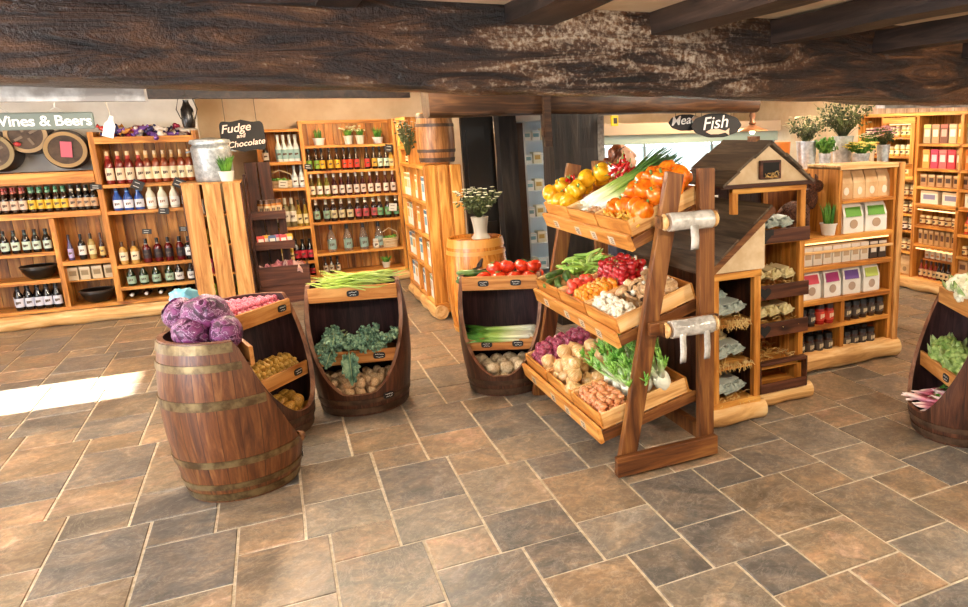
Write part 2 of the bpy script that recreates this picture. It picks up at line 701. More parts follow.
# posts
def post(name, x0, x1, y0, y1, z1, seed=0.0, mat=W_POST):
    m = MB()
    m.box(x0, x1, y0, y1, 0, z1)
    bmesh.ops.subdivide_edges(m.bm, edges=m.bm.edges[:], cuts=10, use_grid_fill=True)
    for v in m.bm.verts:
        v.co += Vector((mnoise.noise(v.co * 3 + Vector((seed, 0, 0))), mnoise.noise(v.co * 3 + Vector((0, seed, 5))), 0)) * .018
    return struct(m.build(name, mat))


post('pillar_oak', 2.24, 2.66, 6.32, 6.6, 1.95, 1)
post('pillar_back', 1.955, 2.12, 7.0, 7.16, 2.36, 3)
m = MB()
m.box(2.145, 2.205, 6.235, 6.285, 1.62, 2.1)
m.box(2.13, 2.2, 6.24, 6.30, 1.70, 1.78)
struct(m.build('trim_3', W_LINT))
m = MB()
m.box(1.66, 1.97, 7.25, 7.3, 0, 2.36)
m.box(1.70, 1.94, 7.235, 7.25, 1.0, 1.78)
m.box(1.70, 1.94, 7.235, 7.25, .1, .9)
struct(m.build('door_1', P('#16130f', .3, coat=.3)))
# grey rough render beside the big post
struct(MB().box(2.93, 3.15, 7.3, 7.45, 0, 2.36).build('wall_pier', mottled('grey_render', '#8b8880', '#b4afa4', 30, .9, .5)))
# ---------------------------------------------------------------- barrels
def stave_mat(name, dark, mid, light, n=22, rough=.42):
    m = NT(name)
    tc = m.n('ShaderNodeTexCoord')
    sp = m.n('ShaderNodeSeparateXYZ')
    m.l(tc, 'Object', sp, 'Vector')
    at = m.n('ShaderNodeMath', operation='ARCTAN2')
    m.l(sp, 'Y', at, 0)
    m.l(sp, 'X', at, 1)
    k = m.n('ShaderNodeMath', operation='MULTIPLY')
    k.inputs[1].default_value = n / (2 * pi)
    m.l(at, 0, k, 0)
    fl_ = m.n('ShaderNodeMath', operation='FLOOR')
    m.l(k, 0, fl_, 0)
    fr = m.n('ShaderNodeMath', operation='FRACT')
    m.l(k, 0, fr, 0)
    wn = m.n('ShaderNodeTexWhiteNoise', noise_dimensions='1D')
    m.l(fl_, 0, wn, 'W')
    cb = m.n('ShaderNodeCombineXYZ')
    m.l(k, 0, cb, 'X')
    z6 = m.n('ShaderNodeMath', operation='MULTIPLY')
    z6.inputs[1].default_value = 1.6
    m.l(sp, 'Z', z6, 0)
    m.l(z6, 0, cb, 'Y')
    m.l(wn, 'Value', cb, 'Z')
    nz = m.n('ShaderNodeTexNoise', Scale=2.4, Detail=7.0, Roughness=.65, Distortion=.8)
    m.l(cb, 'Vector', nz, 'Vector')
    r = m.ramp([(.3, dark), (.5, mid), (.7, light)])
    m.l(nz, 'Fac', r, 'Fac')
    h = m.n('ShaderNodeHueSaturation')
    mr = m.n('ShaderNodeMapRange')
    mr.inputs['To Min'].default_value = .8
    mr.inputs['To Max'].default_value = 1.2
    m.l(wn, 'Value', mr, 'Value')
    m.l(mr, 'Result', h, 'Value')
    m.l(r, 'Color', h, 'Color')
    gp = m.ramp([(.0, (0, 0, 0, 1)), (.035, (1, 1, 1, 1)), (.965, (1, 1, 1, 1)), (1, (0, 0, 0, 1))])
    m.l(fr, 0, gp, 'Fac')
    mx = m.n('ShaderNodeMix', data_type='RGBA')
    mx.inputs[6].default_value = lin(dark)
    m.l(gp, 'Color', mx, 0)
    m.l(h, 'Color', mx, 7)
    m.l(mx, 2, m.b, 'Base Color')
    m.b.inputs['Roughness'].default_value = rough
    m.bump(nz, 'Fac', .25, .006)
    return m.m


ST_WARM = stave_mat('staves_warm', '#3d1e0b', '#67391a', '#8a5a30')
ST_DARK = stave_mat('staves_dark', '#26130c', '#4e2c1c', '#6f4630')
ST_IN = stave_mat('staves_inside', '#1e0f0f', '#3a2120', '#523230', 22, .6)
ST_HONEY = stave_mat('staves_honey', '#8a4513', '#c47a2c', '#de9d4c', 18, .25)
ST_KEG = stave_mat('staves_keg', '#6b3f1c', '#a26b38', '#c08c56', 18, .4)
HOOP_B = mottled('hoop_brass', '#57432a', '#8a744f', 14, .42, .15)
HOOP_B.node_tree.nodes['Principled BSDF'].inputs['Metallic'].default_value = .55
HOOP_D = mottled('hoop_dark', '#3a2618', '#5c4330', 14, .5, .15)
W_LIP = wood('barrel_lip', '#4b2a1a', '#7c5138', '#a1765a', 'z', .5, island=.1)


def barrel_r(z, rb, rm, zm):
    return rm - (rm - rb) * ((z - zm) / zm) ** 2


def slate_tag(parent, loc, rot, w=.075, h=.042, seed=0, oval=False):
    m = MB()
    n = 14
    poly = []
    for i in range(n):
        a = 2 * pi * i / n
        c, s = cos(a), sin(a)
        e = .55
        poly.append((w / 2 * math.copysign(abs(c) ** e, c), h / 2 * math.copysign(abs(s) ** e, s)))
    m.prism(poly, 0, .004)
    t = m.build('price_tag', CHALK, parent, loc=loc, rot=rot, label='black chalk price tag')
    rr = random.Random(seed)
    c = MB()
    for row, (yy, ww) in enumerate(((.18, .62), (-.2, .5))):
        x = -ww * w / 2
        while x < ww * w / 2:
            d = rr.uniform(.004, .009)
            c.bar((x, yy * h + rr.uniform(-.003, .003), .0048), (x + d, yy * h + rr.uniform(-.004, .004), .0048), .0028, .001)
            x += d + .002
    c.build('chalk_mark', CHALKW, t)
    return t


def tag_rot(az, tilt=0.0):
    """rotation whose local +z faces azimuth az, local x horizontal, local y up"""
    n = Vector((cos(az) * cos(tilt), sin(az) * cos(tilt), sin(tilt)))
    x = Vector((-sin(az), cos(az), 0))
    y = n.cross(x)
    return Matrix((x, y, n)).transposed().to_euler()


def half_barrel(label, cx, cy, az, smat, hoopmat, hoops, H=.80, rb=.28, rm=.37, zm=.46, lip=.15, d0=.03, dl=.31, tags=(), top_z=.70, mid_z=.32, board=W_RED, mid=True, curve=1.0):
    root = thing('barrel_display', label, 'barrel', (cx, cy, 0), az)
    N = 72

    def hcut(d):
        if d <= d0:
            return H
        t = min(1, (d - d0) / (dl - d0))
        return H - (H - lip) * t ** curve

    def ztop(th):
        lo, hi = 0.0, H
        if H <= hcut(barrel_r(H, rb, rm, zm) * cos(th)):
            return H
        for _ in range(30):
            z = (lo + hi) / 2
            if z <= hcut(barrel_r(z, rb, rm, zm) * cos(th)):
                lo = z
            else:
                hi = z
        return lo

    th = [2 * pi * i / N for i in range(N)]
    zt = [ztop(a) for a in th]
    m = MB()
    nz = 14
    T = .026
    grid = {}
    for i in range(N):
        for k in range(nz + 1):
            z = zt[i] * k / nz
            r = barrel_r(z, rb, rm, zm)
            grid[0, i, k] = m.bm.verts.new((r * cos(th[i]), r * sin(th[i]), z))
            z2 = max(z, .03) if k < nz else zt[i]
            r -= T
            grid[1, i, k] = m.bm.verts.new((r * cos(th[i]), r * sin(th[i]), z2))
    for i in range(N):
        j = (i + 1) % N
        for k in range(nz):
            a = m.bm.faces.new([grid[0, i, k], grid[0, j, k], grid[0, j, k + 1], grid[0, i, k + 1]])
            b = m.bm.faces.new([grid[1, j, k], grid[1, i, k], grid[1, i, k + 1], grid[1, j, k + 1]])
            b.material_index = 1
        c = m.bm.faces.new([grid[0, i, nz], grid[0, j, nz], grid[1, j, nz], grid[1, i, nz]])
        c.material_index = 2
    m.bm.faces.new([grid[0, i, 0] for i in reversed(range(N))])
    b = m.bm.faces.new([grid[1, i, 0] for i in range(N)])
    b.material_index = 1
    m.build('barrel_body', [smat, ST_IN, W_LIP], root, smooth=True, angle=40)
    for (z0, z1) in hoops:
        h = MB()
        for i in range(N):
            j = (i + 1) % N
            if min(zt[i], zt[j]) >= z1 - .004:
                pts = []
                for a in (th[i], th[j]):
                    for z in (z0, z1):
                        for e in (.0005, .006):
                            r = barrel_r(z, rb, rm, zm) + e
                            pts.append((r * cos(a), r * sin(a), z))
                h._faces(pts, [(1, 5, 7, 3), (0, 2, 6, 4), (2, 3, 7, 6), (0, 4, 5, 1), (0, 1, 3, 2), (4, 6, 7, 5)])
        h.build('hoop', hoopmat, root)

    # tray boards
    def tray(z, dfront, name, zfront0, zfront1):
        ri = barrel_r(z, rb, rm, zm) - T - .004
        poly = []
        a0 = math.acos(max(-1, min(1, dfront / ri)))
        for i in range(41):
            a = a0 + (2 * pi - 2 * a0) * i / 40
            poly.append((ri * cos(a), ri * sin(a)))
        MB().prism(poly, z - .018, z).build(name, board, root)
        rf = min(barrel_r(zfront0, rb, rm, zm), barrel_r(zfront1, rb, rm, zm)) - .012
        hw = sqrt(max(.01, rf ** 2 - (dfront + .02) ** 2))
        fb = MB().box(dfront, dfront + .02, -hw, hw, zfront0, zfront1).build('front_board', W_FRONT_Y, root, bevel=.003)
        return fb, dfront + .02, hw

    fb, df, hw = tray(top_z, .045, 'top_tray', top_z - .02, top_z + .075)
    out = {'root': root, 'hw': hw, 'df': df}
    if mid:
        dm = d0 + (H - mid_z - .07) / (H - lip) * (dl - d0) - .045
        fb2, dm2, hw2 = tray(mid_z, dm, 'middle_tray', mid_z - .02, mid_z + .065)
        out.update(dm=dm, hw2=hw2)
    ri = barrel_r(.06, rb, rm, zm) - T
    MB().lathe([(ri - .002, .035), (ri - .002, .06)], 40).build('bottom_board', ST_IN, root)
    for (lev, y, sd) in tags:
        if lev == 'top':
            slate_tag(root, (df + .001, y, top_z + .028), tag_rot(0), seed=sd)
        elif lev == 'mid':
            slate_tag(root, (dm2 + .001, y, mid_z + .022), tag_rot(0), seed=sd)
        else:
            r = barrel_r(lip - .04, rb, rm, zm) + .003
            slate_tag(root, (r * cos(y), r * sin(y), lip - .035), tag_rot(y), seed=sd)
    out['w'] = lambda d, s, z: Vector((cx + d * cos(az) - s * sin(az), cy + d * sin(az) + s * cos(az), z))
    out['az'] = az
    return out


W_FRONT_Y = wood('tray_front', '#8a4d1a', '#b87838', '#d29a58', 'y', .5, island=.1)
H4 = [(.012, .05), (.075, .105), (.20, .235), (.50, .545), (.685, .72), (.77, .815)]
H2 = [(.015, .055), (.085, .115)]
BA = half_barrel('warm brown half barrel with brass hoops seen from behind, red cabbages heaped in its top', -.302, 4.21, radians(14), ST_WARM, HOOP_B, H4, H=.822, rb=.25, rm=.318, dl=.285, d0=-.01, curve=.84, zm=.48, lip=.14, tags=(('lip', -.30, 1),), mid=True)
BA2 = half_barrel('dark open half barrel with pink radishes on top and yellow potatoes below', -.19, 4.915, radians(-38), ST_DARK, HOOP_D, H2, tags=(('top', .17, 2), ('mid', .12, 3)), H=.81, rb=.245, rm=.295, dl=.27)
BB = half_barrel('dark open half barrel with green runner beans on top and kale in the middle', .397, 5.12, radians(-102), ST_DARK, HOOP_D, H2, tags=(('top', 0.0, 4), ('mid', .13, 5), ('lip', .62, 6)), H=.825, top_z=.735, mid_z=.34, rb=.265, rm=.32, dl=.28)
BC = half_barrel('dark open half barrel with tomatoes on top and leeks in the middle', 1.335, 4.985, radians(-114), ST_DARK, HOOP_D, H2, tags=(('top', -.11, 7), ('top', .11, 8), ('mid', -.10, 9), ('mid', .11, 10)), H=.80, top_z=.72, mid_z=.32, rb=.25, rm=.305, dl=.275)
BD = half_barrel('dark open half barrel with cauliflower on top, far right on the floor', 3.41, 2.83, radians(155), ST_DARK, HOOP_D, H2, tags=(('mid', .12, 11),), H=.815, top_z=.72, mid_z=.34, rb=.268, rm=.335, dl=.29)
# carved hand grip on the low lip of the cabbage barrel
MB().tube([(.27, -.05, .15), (.29, -.035, .168), (.296, 0, .172), (.29, .035, .168), (.27, .05, .15)], [.012, .016, .017, .016, .012], 8).build('hand_grip', W_RED, BA['root'], smooth=True)


def whole_barrel(label, name, cx, cy, rb, rm, H, smat, hoopmat, hoops, z=0.0):
    root = thing(name, label, 'barrel', (cx, cy, z))
    zm = H / 2
    m = MB()
    prof = [(barrel_r(H * k / 16, rb, rm, zm), H * k / 16) for k in range(17)]
    rt_ = prof[-1][0]
    m.lathe(prof + [(rt_ - .02, H), (rt_ - .022, H - .025), (.001, H - .025)], 48)
    m.build('barrel_body', smat, root, smooth=True, angle=40)
    for z0, z1 in hoops:
        h = MB()
        h.lathe([(barrel_r(z0, rb, rm, zm), z0), (barrel_r(z0, rb, rm, zm) + .007, z0), (barrel_r(z1, rb, rm, zm) + .007, z1), (barrel_r(z1, rb, rm, zm), z1)], 48, cap=False)
        h.build('hoop', hoopmat, root)
    return root


E_ = whole_barrel('varnished honey coloured barrel carrying a vase of white flowers', 'upright_barrel', 1.58, 6.68, .235, .275, .84, ST_HONEY, P('#c88a3a', .3), [(.0, .045), (.70, .735), (.765, .835)])
m = MB()
pts = [(.14, .68), (.02, .62), (-.14, .60), (.06, .56), (.20, .58), (.05, .50), (-.02, .42), (.03, .34), (.13, .27), (-.05, .25), (.02, .20)]
q = []
for aa, zz in pts:
    rr_ = barrel_r(zz, .235, .275, .42)
    q.append((rr_ * cos(-1.75 + aa), rr_ * sin(-1.75 + aa), zz))
m.tube(q, [.008, .025, .02, .034, .022, .03, .022, .02, .028, .02, .006], 8)
m.build('painted_mark', P('#2b1a12', .6), E_, smooth=True, label='dark painted vine emblem')
KEG = whole_barrel('small aged wooden keg standing on the slatted side shelf', 'keg', 1.47, 7.52, .155, .18, .47, ST_KEG, HOOP_D, [(.01, .05), (.10, .13), (.34, .37), (.42, .46)], z=1.478)


def round_pile(w, r, d_lo, d_hi, hw, z, layers, jit=.25, rad=None, shrink=1.0):
    """grid positions (d along facing, s across) inside the tray, heaped"""
    out = []
    for L in range(layers):
        mrg = r * (1 + L * shrink)
        d = d_lo + mrg
        k = 0
        while d <= d_hi - mrg + 1e-6:
            s = -hw + mrg + (r if k % 2 else 0)
            while s <= hw - mrg + 1e-6:
                dd = d + R(-jit, jit) * r
                ss = s + R(-jit, jit) * r
                if rad is None or dd * dd + ss * ss < (rad - r * .8) ** 2:
                    out.append(w(dd, ss, z + r * .9 + L * r * 1.45 + R(-.1, .1) * r))
                s += 2 * r * 1.02
            d += 1.75 * r
            k += 1
    return out


def rrot():
    return (R(0, 6.28), R(0, 6.28), R(0, 6.28))
# ---------------------------------------------------------------- vegetables: one of each kind, then copies
def single(mb, name, mats, label, cat, smooth=True):
    o = mb.build(name, mats, smooth=smooth)
    tag(o, label, cat)
    return o


def cabbage_mat():
    m = NT('red_cabbage')
    tc = m.n('ShaderNodeTexCoord')
    v = m.n('ShaderNodeTexNoise', Scale=11.0, Detail=5.0, Roughness=.55, Distortion=3.0)
    m.l(tc, 'Object', v, 'Vector')
    r = m.ramp([(.38, '#360e2b'), (.480, '#642050'), (.5, '#d0a8c6'), (.520, '#6c2858'), (.64, '#8a3f72')])
    m.l(v, 'Fac', r, 'Fac')
    m.l(r, 'Color', m.b, 'Base Color')
    m.b.inputs['Roughness'].default_value = .42
    m.b.inputs['Coat Weight'].default_value = .08
    m.bump(v, 'Fac', .6, .02)
    return m.m


CAB = cabbage_mat()
mb = MB()
mb.blob((0, 0, 0), (.1, .1, .088), 4, .10, 2.2, 3)
cab = single(mb, 'red_cabbage', CAB, 'x', 'cabbage')
for k in range(5):
    a = k * 1.27
    lm = MB()
    # wrapper leaf hugging the head
    n = 9
    vs, fs = [], []
    for i in range(n):
        for j in range(n):
            th = a + (i / (n - 1) - .5) * 1.7
            ph = -.9 + 1.9 * j / (n - 1)
            rr_ = 1.05 + .05 * mnoise.noise(Vector((i * .7, j * .7, k))) + (.10 * max(0, j - 5) / 3)
            vs.append((.1 * rr_ * cos(th) * cos(ph), .1 * rr_ * sin(th) * cos(ph), .088 * rr_ * sin(ph)))
    for i in range(n - 1):
        for j in range(n - 1):
            fs.append((i * n + j, (i + 1) * n + j, (i + 1) * n + j + 1, i * n + j + 1))
    lm._faces(vs, fs)
    lo = lm.build('outer_leaf', CAB, cab, smooth=True)
    so = lo.modifiers.new('thick', 'SOLIDIFY')
    so.thickness = .003
pc = Proto(cab)
w = BA['w']
for (x, y, z, sc_, lab) in ((-.435, 4.11, .835, .85, 'red cabbage lowest on the left of the barrel-top heap'),
                            (-.285, 4.08, .83, .82, 'red cabbage lowest on the right of the barrel-top heap'),
                            (-.365, 4.17, .92, 1.02, 'largest red cabbage, on top of the barrel-top heap'),
                            (-.475, 4.26, .91, .8, 'red cabbage at the back left of the barrel-top heap'),
                            (-.34, 4.36, .83, .85, 'red cabbage at the back of the barrel-top heap, mostly hidden')):
    pc.put((x, y, z), rrot(), sc_, lab)

# turquoise produce bag behind the cabbages
mb = MB()
mb.blob((0, 0, 0), (.06, .05, .05), 3, .5, 3, 2)
o = mb.build('bag_scrap', P('#7cc4d6', .3), smooth=True, loc=(-.47, 4.42, .96))
tag(o, 'crumpled turquoise wrapper tucked behind the red cabbages', 'wrapper')


def potato_proto(name, mat, label, r=(1, .78, .7)):
    mb = MB()
    mb.blob((0, 0, 0), r, 3, .16, 1.6, R(0, 50))
    return Proto(single(mb, name, mat, label, 'potato'))


YEL = mottled('yellow_potato', '#b97f2b', '#e3b04f', 6, .45, .15)
BAB = mottled('baby_potato', '#c28f30', '#e6bf63', 6, .4, .15)
BRO = mottled('brown_potato', '#b98d5e', '#e2c093', 6, .6, .2)
TUR = mottled('celeriac', '#b89668', '#e4cba2', 7, .7, .4, c3='#e7d3b0')

# radishes in the dark barrel's top tray
mb = MB()
mb.lathe([(.001, -.9), (.35, -.75), (.85, -.3), (1, .1), (.8, .6), (.3, .9), (.001, 1)], 12, cap=False)
rad = single(mb, 'radish', mottled('radish_skin', '#a3253c', '#e0748a', 3, .35, .05, c3='#eba3ad'), 'x', 'radish')
pr = Proto(rad)
w = BA2['w']
for p in round_pile(w, .021, -.28, .045, .31, .70, 3, rad=.325):
    pr.put(p, rrot(), .021, 'small pink radish heaped in the top tray of the dark barrel behind the cabbages', 'radishes in the barrel top')
# baby potatoes
pb = potato_proto('baby_potato', BAB, 'x')
for p in round_pile(w, .02, -.05, BA2['dm'] - .0, BA2['hw2'] + .02, .32, 4, rad=.33, shrink=.5):
    pb.put(p, rrot(), .021, 'small yellow new potato in the middle tray behind the cabbage barrel', 'new potatoes in the middle tray')
py = potato_proto('potato', YEL, 'x')
for p in round_pile(w, .045, -.05, .27, .25, .06, 2, rad=.265, shrink=.25):
    py.put(p, rrot(), .047, 'large golden potato in the bottom of the barrel behind the cabbages', 'golden potatoes in the barrel bottom')

# runner beans on BB
BEAN = gradient_z('runner_bean', [(0, '#c4cf62'), (.4, '#a9c647'), (.8, '#cbe07e'), (1, '#94b040')], -.2, .2, 'X', .4)
beans = []
for v in range(3):
    mb = MB()
    L = .33 + .05 * v
    mb.tube([(-L / 2 + L * i / 8, .02 * sin(i * .8 + v) * (1 + v * .4), .012 * cos(i * 1.1 + v)) for i in range(9)], [.002, .006, .0075, .008, .008, .008, .0075, .006, .002], 6, .6)
    beans.append(Proto(single(mb, 'runner_bean', BEAN, 'x', 'bean')))
w = BB['w']
for i in range(64):
    layer = i // 22
    d = R(-.17 + layer * .03, .07 - layer * .02)
    s = R(-.08, .10)
    z = .80 + layer * .022 + R(0, .03)
    beans[i % 3].put(w(d, s, z), (R(-.3, .3), R(-.16, .16), BB['az'] + pi / 2 + R(-.38, .38)), R(.9, 1.2), 'long flat green bean in the loose heap on top of the kale barrel', 'green beans on the kale barrel')

# kale
KALE = mottled('kale_leaf', '#35584a', '#6f9579', 16, .55, .5, c3='#a3c09c')
KSTEM = P('#a8b883', .5)


def kale_bunch(seed, L=.22, nl=7):
    rr = random.Random(seed)
    root = thing('kale_leaf', 'x', 'kale')
    mb = MB()
    mb.tube([(0, 0, 0), (L * .4, 0, .015), (L * .95, 0, .0)], [.007, .005, .002], 6)
    mb.build('stalk', KSTEM, root, smooth=True)
    mb = MB()
    n, q = 22, 9
    vs, fs = [], []
    for i in range(n):
        t = i / (n - 1)
        half = .075 * sin(pi * min(1, .12 + t * .95)) ** .6
        for j in range(q):
            u = j / (q - 1) * 2 - 1
            fr = abs(u) ** 1.6
            ru = .022 * fr * sin(t * 38 + u * 2 + seed) + .012 * sin(t * 19 + u * 5 + seed) * fr
            vs.append((L * (.18 + .85 * t) + .008 * sin(u * 7 + t * 15), u * half + .008 * sin(t * 30 + seed), .028 * fr + ru - .03 * t * t))
    for i in range(n - 1):
        for j in range(q - 1):
            fs.append((i * q + j, (i + 1) * q + j, (i + 1) * q + j + 1, i * q + j + 1))
    mb._faces(vs, fs)
    for i in range(2, n, 2):
        for sd in (0, q - 1):
            p = Vector(vs[i * q + sd])
            mb.blob(p, (.017, .017, .012), 2, .9, 4, i + sd + seed, rot=Euler((i, sd, seed)).to_matrix())
    o = mb.build('leaf_blade', KALE, root, smooth=True)
    o.modifiers.new('thick', 'SOLIDIFY').thickness = .002
    return Proto(root)


kp = [kale_bunch(3), kale_bunch(8, .2), kale_bunch(13, .24)]
for i in range(26):
    s = -.2 + .4 * (i % 13) / 12 + R(-.02, .02)
    d = R(-.02, .12)
    kp[i % 3].put(w(d, s, .41 + R(0, .07) + (.03 if i > 12 else 0)), (R(-.6, .6), R(-.2, .5), BB['az'] + R(-1.5, 1.5)), R(.5, .75), 'crinkly blue green kale leaf in the middle tray of the bean barrel', 'kale in the middle tray')
kp[2].put(w(.16, -.05, .43), (0, radians(62), BB['az'] + .15), (.95, .6, .9), 'kale leaf hanging down over the front board of the bean barrel')
kp[0].put(w(.14, -.15, .42), (0, radians(35), BB['az'] - .3), .6, 'kale leaf drooping over the left end of the front board')
pbr = potato_proto('potato', BRO, 'x')
for p in round_pile(w, .036, -.1, .285, .26, .06, 3, rad=.275, shrink=.22):
    pbr.put(p, rrot(), .039, 'pale brown potato in the bottom of the bean and kale barrel', 'brown potatoes in the barrel bottom')

# tomatoes
TOM = mottled('tomato_red', '#b8240f', '#e2461f', 2.5, .18, 0, coat=.3)


def tomato_proto():
    mb = MB()
    mb.blob((0, 0, 0), (1, 1, .8), 3, 0, 1, 0, fn=lambda p: 1 - .18 * max(0, p.z) ** 6 + .025 * sin(5 * atan2(p.y, p.x)))
    o = single(mb, 'tomato', TOM, 'x', 'tomato')
    mb = MB()
    for k in range(5):
        a = k * 2 * pi / 5
        mb.tube([(0, 0, .68), (.2 * cos(a), .2 * sin(a), .76), (.42 * cos(a), .42 * sin(a), .74)], [.07, .06, .01], 5, .5)
    mb.build('calyx', LEAF, o, smooth=True)
    return Proto(o)


pt = tomato_proto()
w = BC['w']
k = 0
for (d, s, z) in ((-.02, -.02, 0), (-.02, .09, 0), (-.015, .20, 0), (-.03, -.12, 0), (-.12, .03, 0), (-.12, .14, 0), (-.11, .235, 0), (-.12, -.08, 0), (-.07, .04, .07), (-.07, .145, .07), (-.07, .22, .065), (-.07, -.05, .06)):
    pt.put(w(d, s, .77 + z), (R(-.5, .5), R(-.5, .5), R(0, 6)), R(.052, .058), 'large ripe red tomato on top of the leek barrel', 'large tomatoes on the barrel')
CUC = mottled('courgette', '#2c4a1c', '#6d8b3c', 9, .35, .1)


def cuc_proto(name='courgette'):
    mb = MB()
    mb.tube([(-.12, 0, 0), (-.1, .0, 0), (0, .008, 0), (.1, 0, 0), (.12, 0, 0)], [.01, .022, .026, .022, .009], 10)
    o = single(mb, name, CUC, 'x', name)
    mb = MB()
    mb.tube([(.115, 0, 0), (.14, .003, .002)], [.009, .008], 6)
    mb.build('stem', P('#a7b57a', .5), o)
    return Proto(o)


pcu = cuc_proto()
for i, (d, s, z, lab) in enumerate(((.01, -.19, .76, 'courgette lying in front of the others at the left of the tomatoes'), (-.05, -.2, .765, 'courgette lying behind the front one beside the tomatoes'), (-.03, -.19, .805, 'courgette on top of the pile beside the tomatoes'))):
    pcu.put(w(d, s, z), (R(-.1, .1), R(-.05, .05), BC['az'] + pi / 2 + R(-.2, .35)), .95, lab)

# leeks / spring onions
LEEKM = gradient_z('leek', [(0, '#efeede'), (.3, '#e3e8b9'), (.5, '#9fbf5c'), (.75, '#4f8a2c'), (1, '#3d7527')], -.24, .26, 'X', .4)


def leek_proto(L=.5, r=.014, seed=0, name='leek', mat=None):
    rr = random.Random(seed)
    mb = MB()
    mb.tube([(-L / 2, 0, 0), (-L / 2 + .01, 0, 0), (-.05, 0, 0), (.04, 0, .002), (.1, 0, .004)], [r * .5, r * 1.1, r, r, r * .9], 8)
    o = single(mb, name, mat or LEEKM, 'x', name)
    for k in range(4):
        mb = MB()
        a = (k - 1.5) * .16
        e = rr.uniform(.8, 1.05)
        mb.tube([(.06, 0, .003), (.12, .012 * (k - 1.5), .008), (L / 2 * e, .035 * (k - 1.5), .012 + .01 * (k % 2))], [r * .7, r * .85, r * .25], 6, .35)
        mb.build('leaf', mat or LEEKM, o, smooth=True)
    mb = MB()
    for k in range(7):
        a = k * .9
        mb.tube([(-L / 2, 0, 0), (-L / 2 - .012, .006 * cos(a), .006 * sin(a)), (-L / 2 - .022, .012 * cos(a), .012 * sin(a))], [.0012, .001, .0006], 4)
    mb.build('roots', P('#e8e0c4', .7), o)
    return Proto(o)


lk = [leek_proto(.46, .013, 1), leek_proto(.44, .015, 2)]
for i in range(22):
    L_ = i // 10
    d = .00 + .02 * (i % 10) * .9 + R(-.004, .004)
    lk[i % 2].put(w(min(d, .155), -.02 + R(-.02, .02), .365 + L_ * .024 + R(0, .006)), (R(-.5, .5), R(-.03, .03), BC['az'] - pi / 2 + R(-.09, .09)), R(.95, 1.06), 'slim leek with white shank laid across the middle tray of the tomato barrel', 'leeks in the tomato barrel')
mb = MB()
mb.blob((0, 0, 0), (1, .95, .85), 3, .2, 2.2, 4)
pce = Proto(single(mb, 'celeriac', TUR, 'x', 'root vegetable'))
for p in round_pile(w, .05, -.08, .265, .24, .06, 2, rad=.255, shrink=.2):
    pce.put(p, rrot(), R(.045, .06), 'pale knobbly root vegetable in the bottom of the tomato barrel', 'root vegetables in the barrel bottom')

# right hand barrel
CAUL = mottled('cauliflower_curd', '#dcd2ac', '#f2ecd3', 20, .7, .5)
ROMA = mottled('green_cauliflower_curd', '#6f8f3c', '#b4c774', 20, .7, .5)


def cauli(mat, name, label, seed):
    rr = random.Random(seed)
    root = thing(name, label, 'cauliflower')
    mb = MB()
    for i in range(46):
        u = i / 46
        ph = math.acos(1 - u * 1.25)
        a = i * 2.39996
        rr_ = .085
        p = (rr_ * sin(ph) * cos(a), rr_ * sin(ph) * sin(a), rr_ * cos(ph) * .85)
        mb.blob(p, rr.uniform(.02, .027), 2, .35, 3, i)
    mb.blob((0, 0, 0), (.078, .078, .065), 2)
    mb.build('curd', mat, root, smooth=True)
    for k in range(6):
        a = k * 1.05 + .3
        lm = MB()
        vs, fs = [], []
        for i in range(6):
            for j in range(5):
                t = i / 5
                u = (j / 4 - .5)
                rad_ = .05 + .065 * t
                wv = u * (.09 * sin(pi * min(1, .25 + t * .7)))
                vs.append((rad_ * cos(a) - wv * sin(a), rad_ * sin(a) + wv * cos(a), -.07 + .11 * t + .02 * abs(u) * 4 * t))
        for i in range(5):
            for j in range(4):
                fs.append((i * 5 + j, (i + 1) * 5 + j, (i + 1) * 5 + j + 1, i * 5 + j + 1))
        lm._faces(vs, fs)
        lo = lm.build('leaf', mottled('cauli_leaf', '#7c9a4c', '#b9c98a', 14, .5, .2) if k == 0 and 'cauli_leaf' not in bpy.data.materials else bpy.data.materials['cauli_leaf'], root, smooth=True)
        lo.modifiers.new('thick', 'SOLIDIFY').thickness = .003
    return root


w = BD['w']
p1 = Proto(cauli(CAUL, 'cauliflower', 'x', 1))
for (d, s, z, lab) in ((-.01, -.01, .80, 'white cauliflower at the front of the right-hand barrel top'), (-.04, .16, .80, 'white cauliflower at the far side of the right-hand barrel top'), (-.17, -.08, .80, 'white cauliflower at the back of the right-hand barrel top'), (-.03, -.18, .80, 'white cauliflower at the near side of the right-hand barrel top')):
    p1.put(w(d, s, z), (R(-.2, .2), R(-.2, .2), R(0, 6)), .9, lab)
p2 = Proto(cauli(ROMA, 'green_cauliflower', 'x', 2))
for (d, s, z, lab) in ((.06, .06, .425, 'green cauliflower at the left of the middle tray in the right-hand barrel'), (.06, -.12, .43, 'green cauliflower further right in the middle tray of the right-hand barrel'), (-.08, .0, .42, 'green cauliflower at the back of the middle tray in the right-hand barrel')):
    p2.put(w(d, s, z), (R(-.2, .4), R(-.2, .2), R(0, 6)), 1.0, lab)
RHU = gradient_z('radish_bunch_root', [(0, '#f0dccb'), (.4, '#d9899a'), (.8, '#b8374f'), (1, '#c4d08a')], -.09, .09, 'X', .4)
mb = MB()
mb.tube([(-.1, 0, 0), (-.06, 0, 0), (.03, 0, 0), (.08, 0, 0)], [.002, .010, .015, .008], 8)
o = single(mb, 'long_radish', RHU, 'x', 'radish')
mb = MB()
for k in range(3):
    mb.tube([(.075, 0, 0), (.11, .01 * (k - 1), .01), (.13, .022 * (k - 1), .014)], [.004, .004, .003], 5)
mb.build('stalk', LEAF, o)
plr = Proto(o)
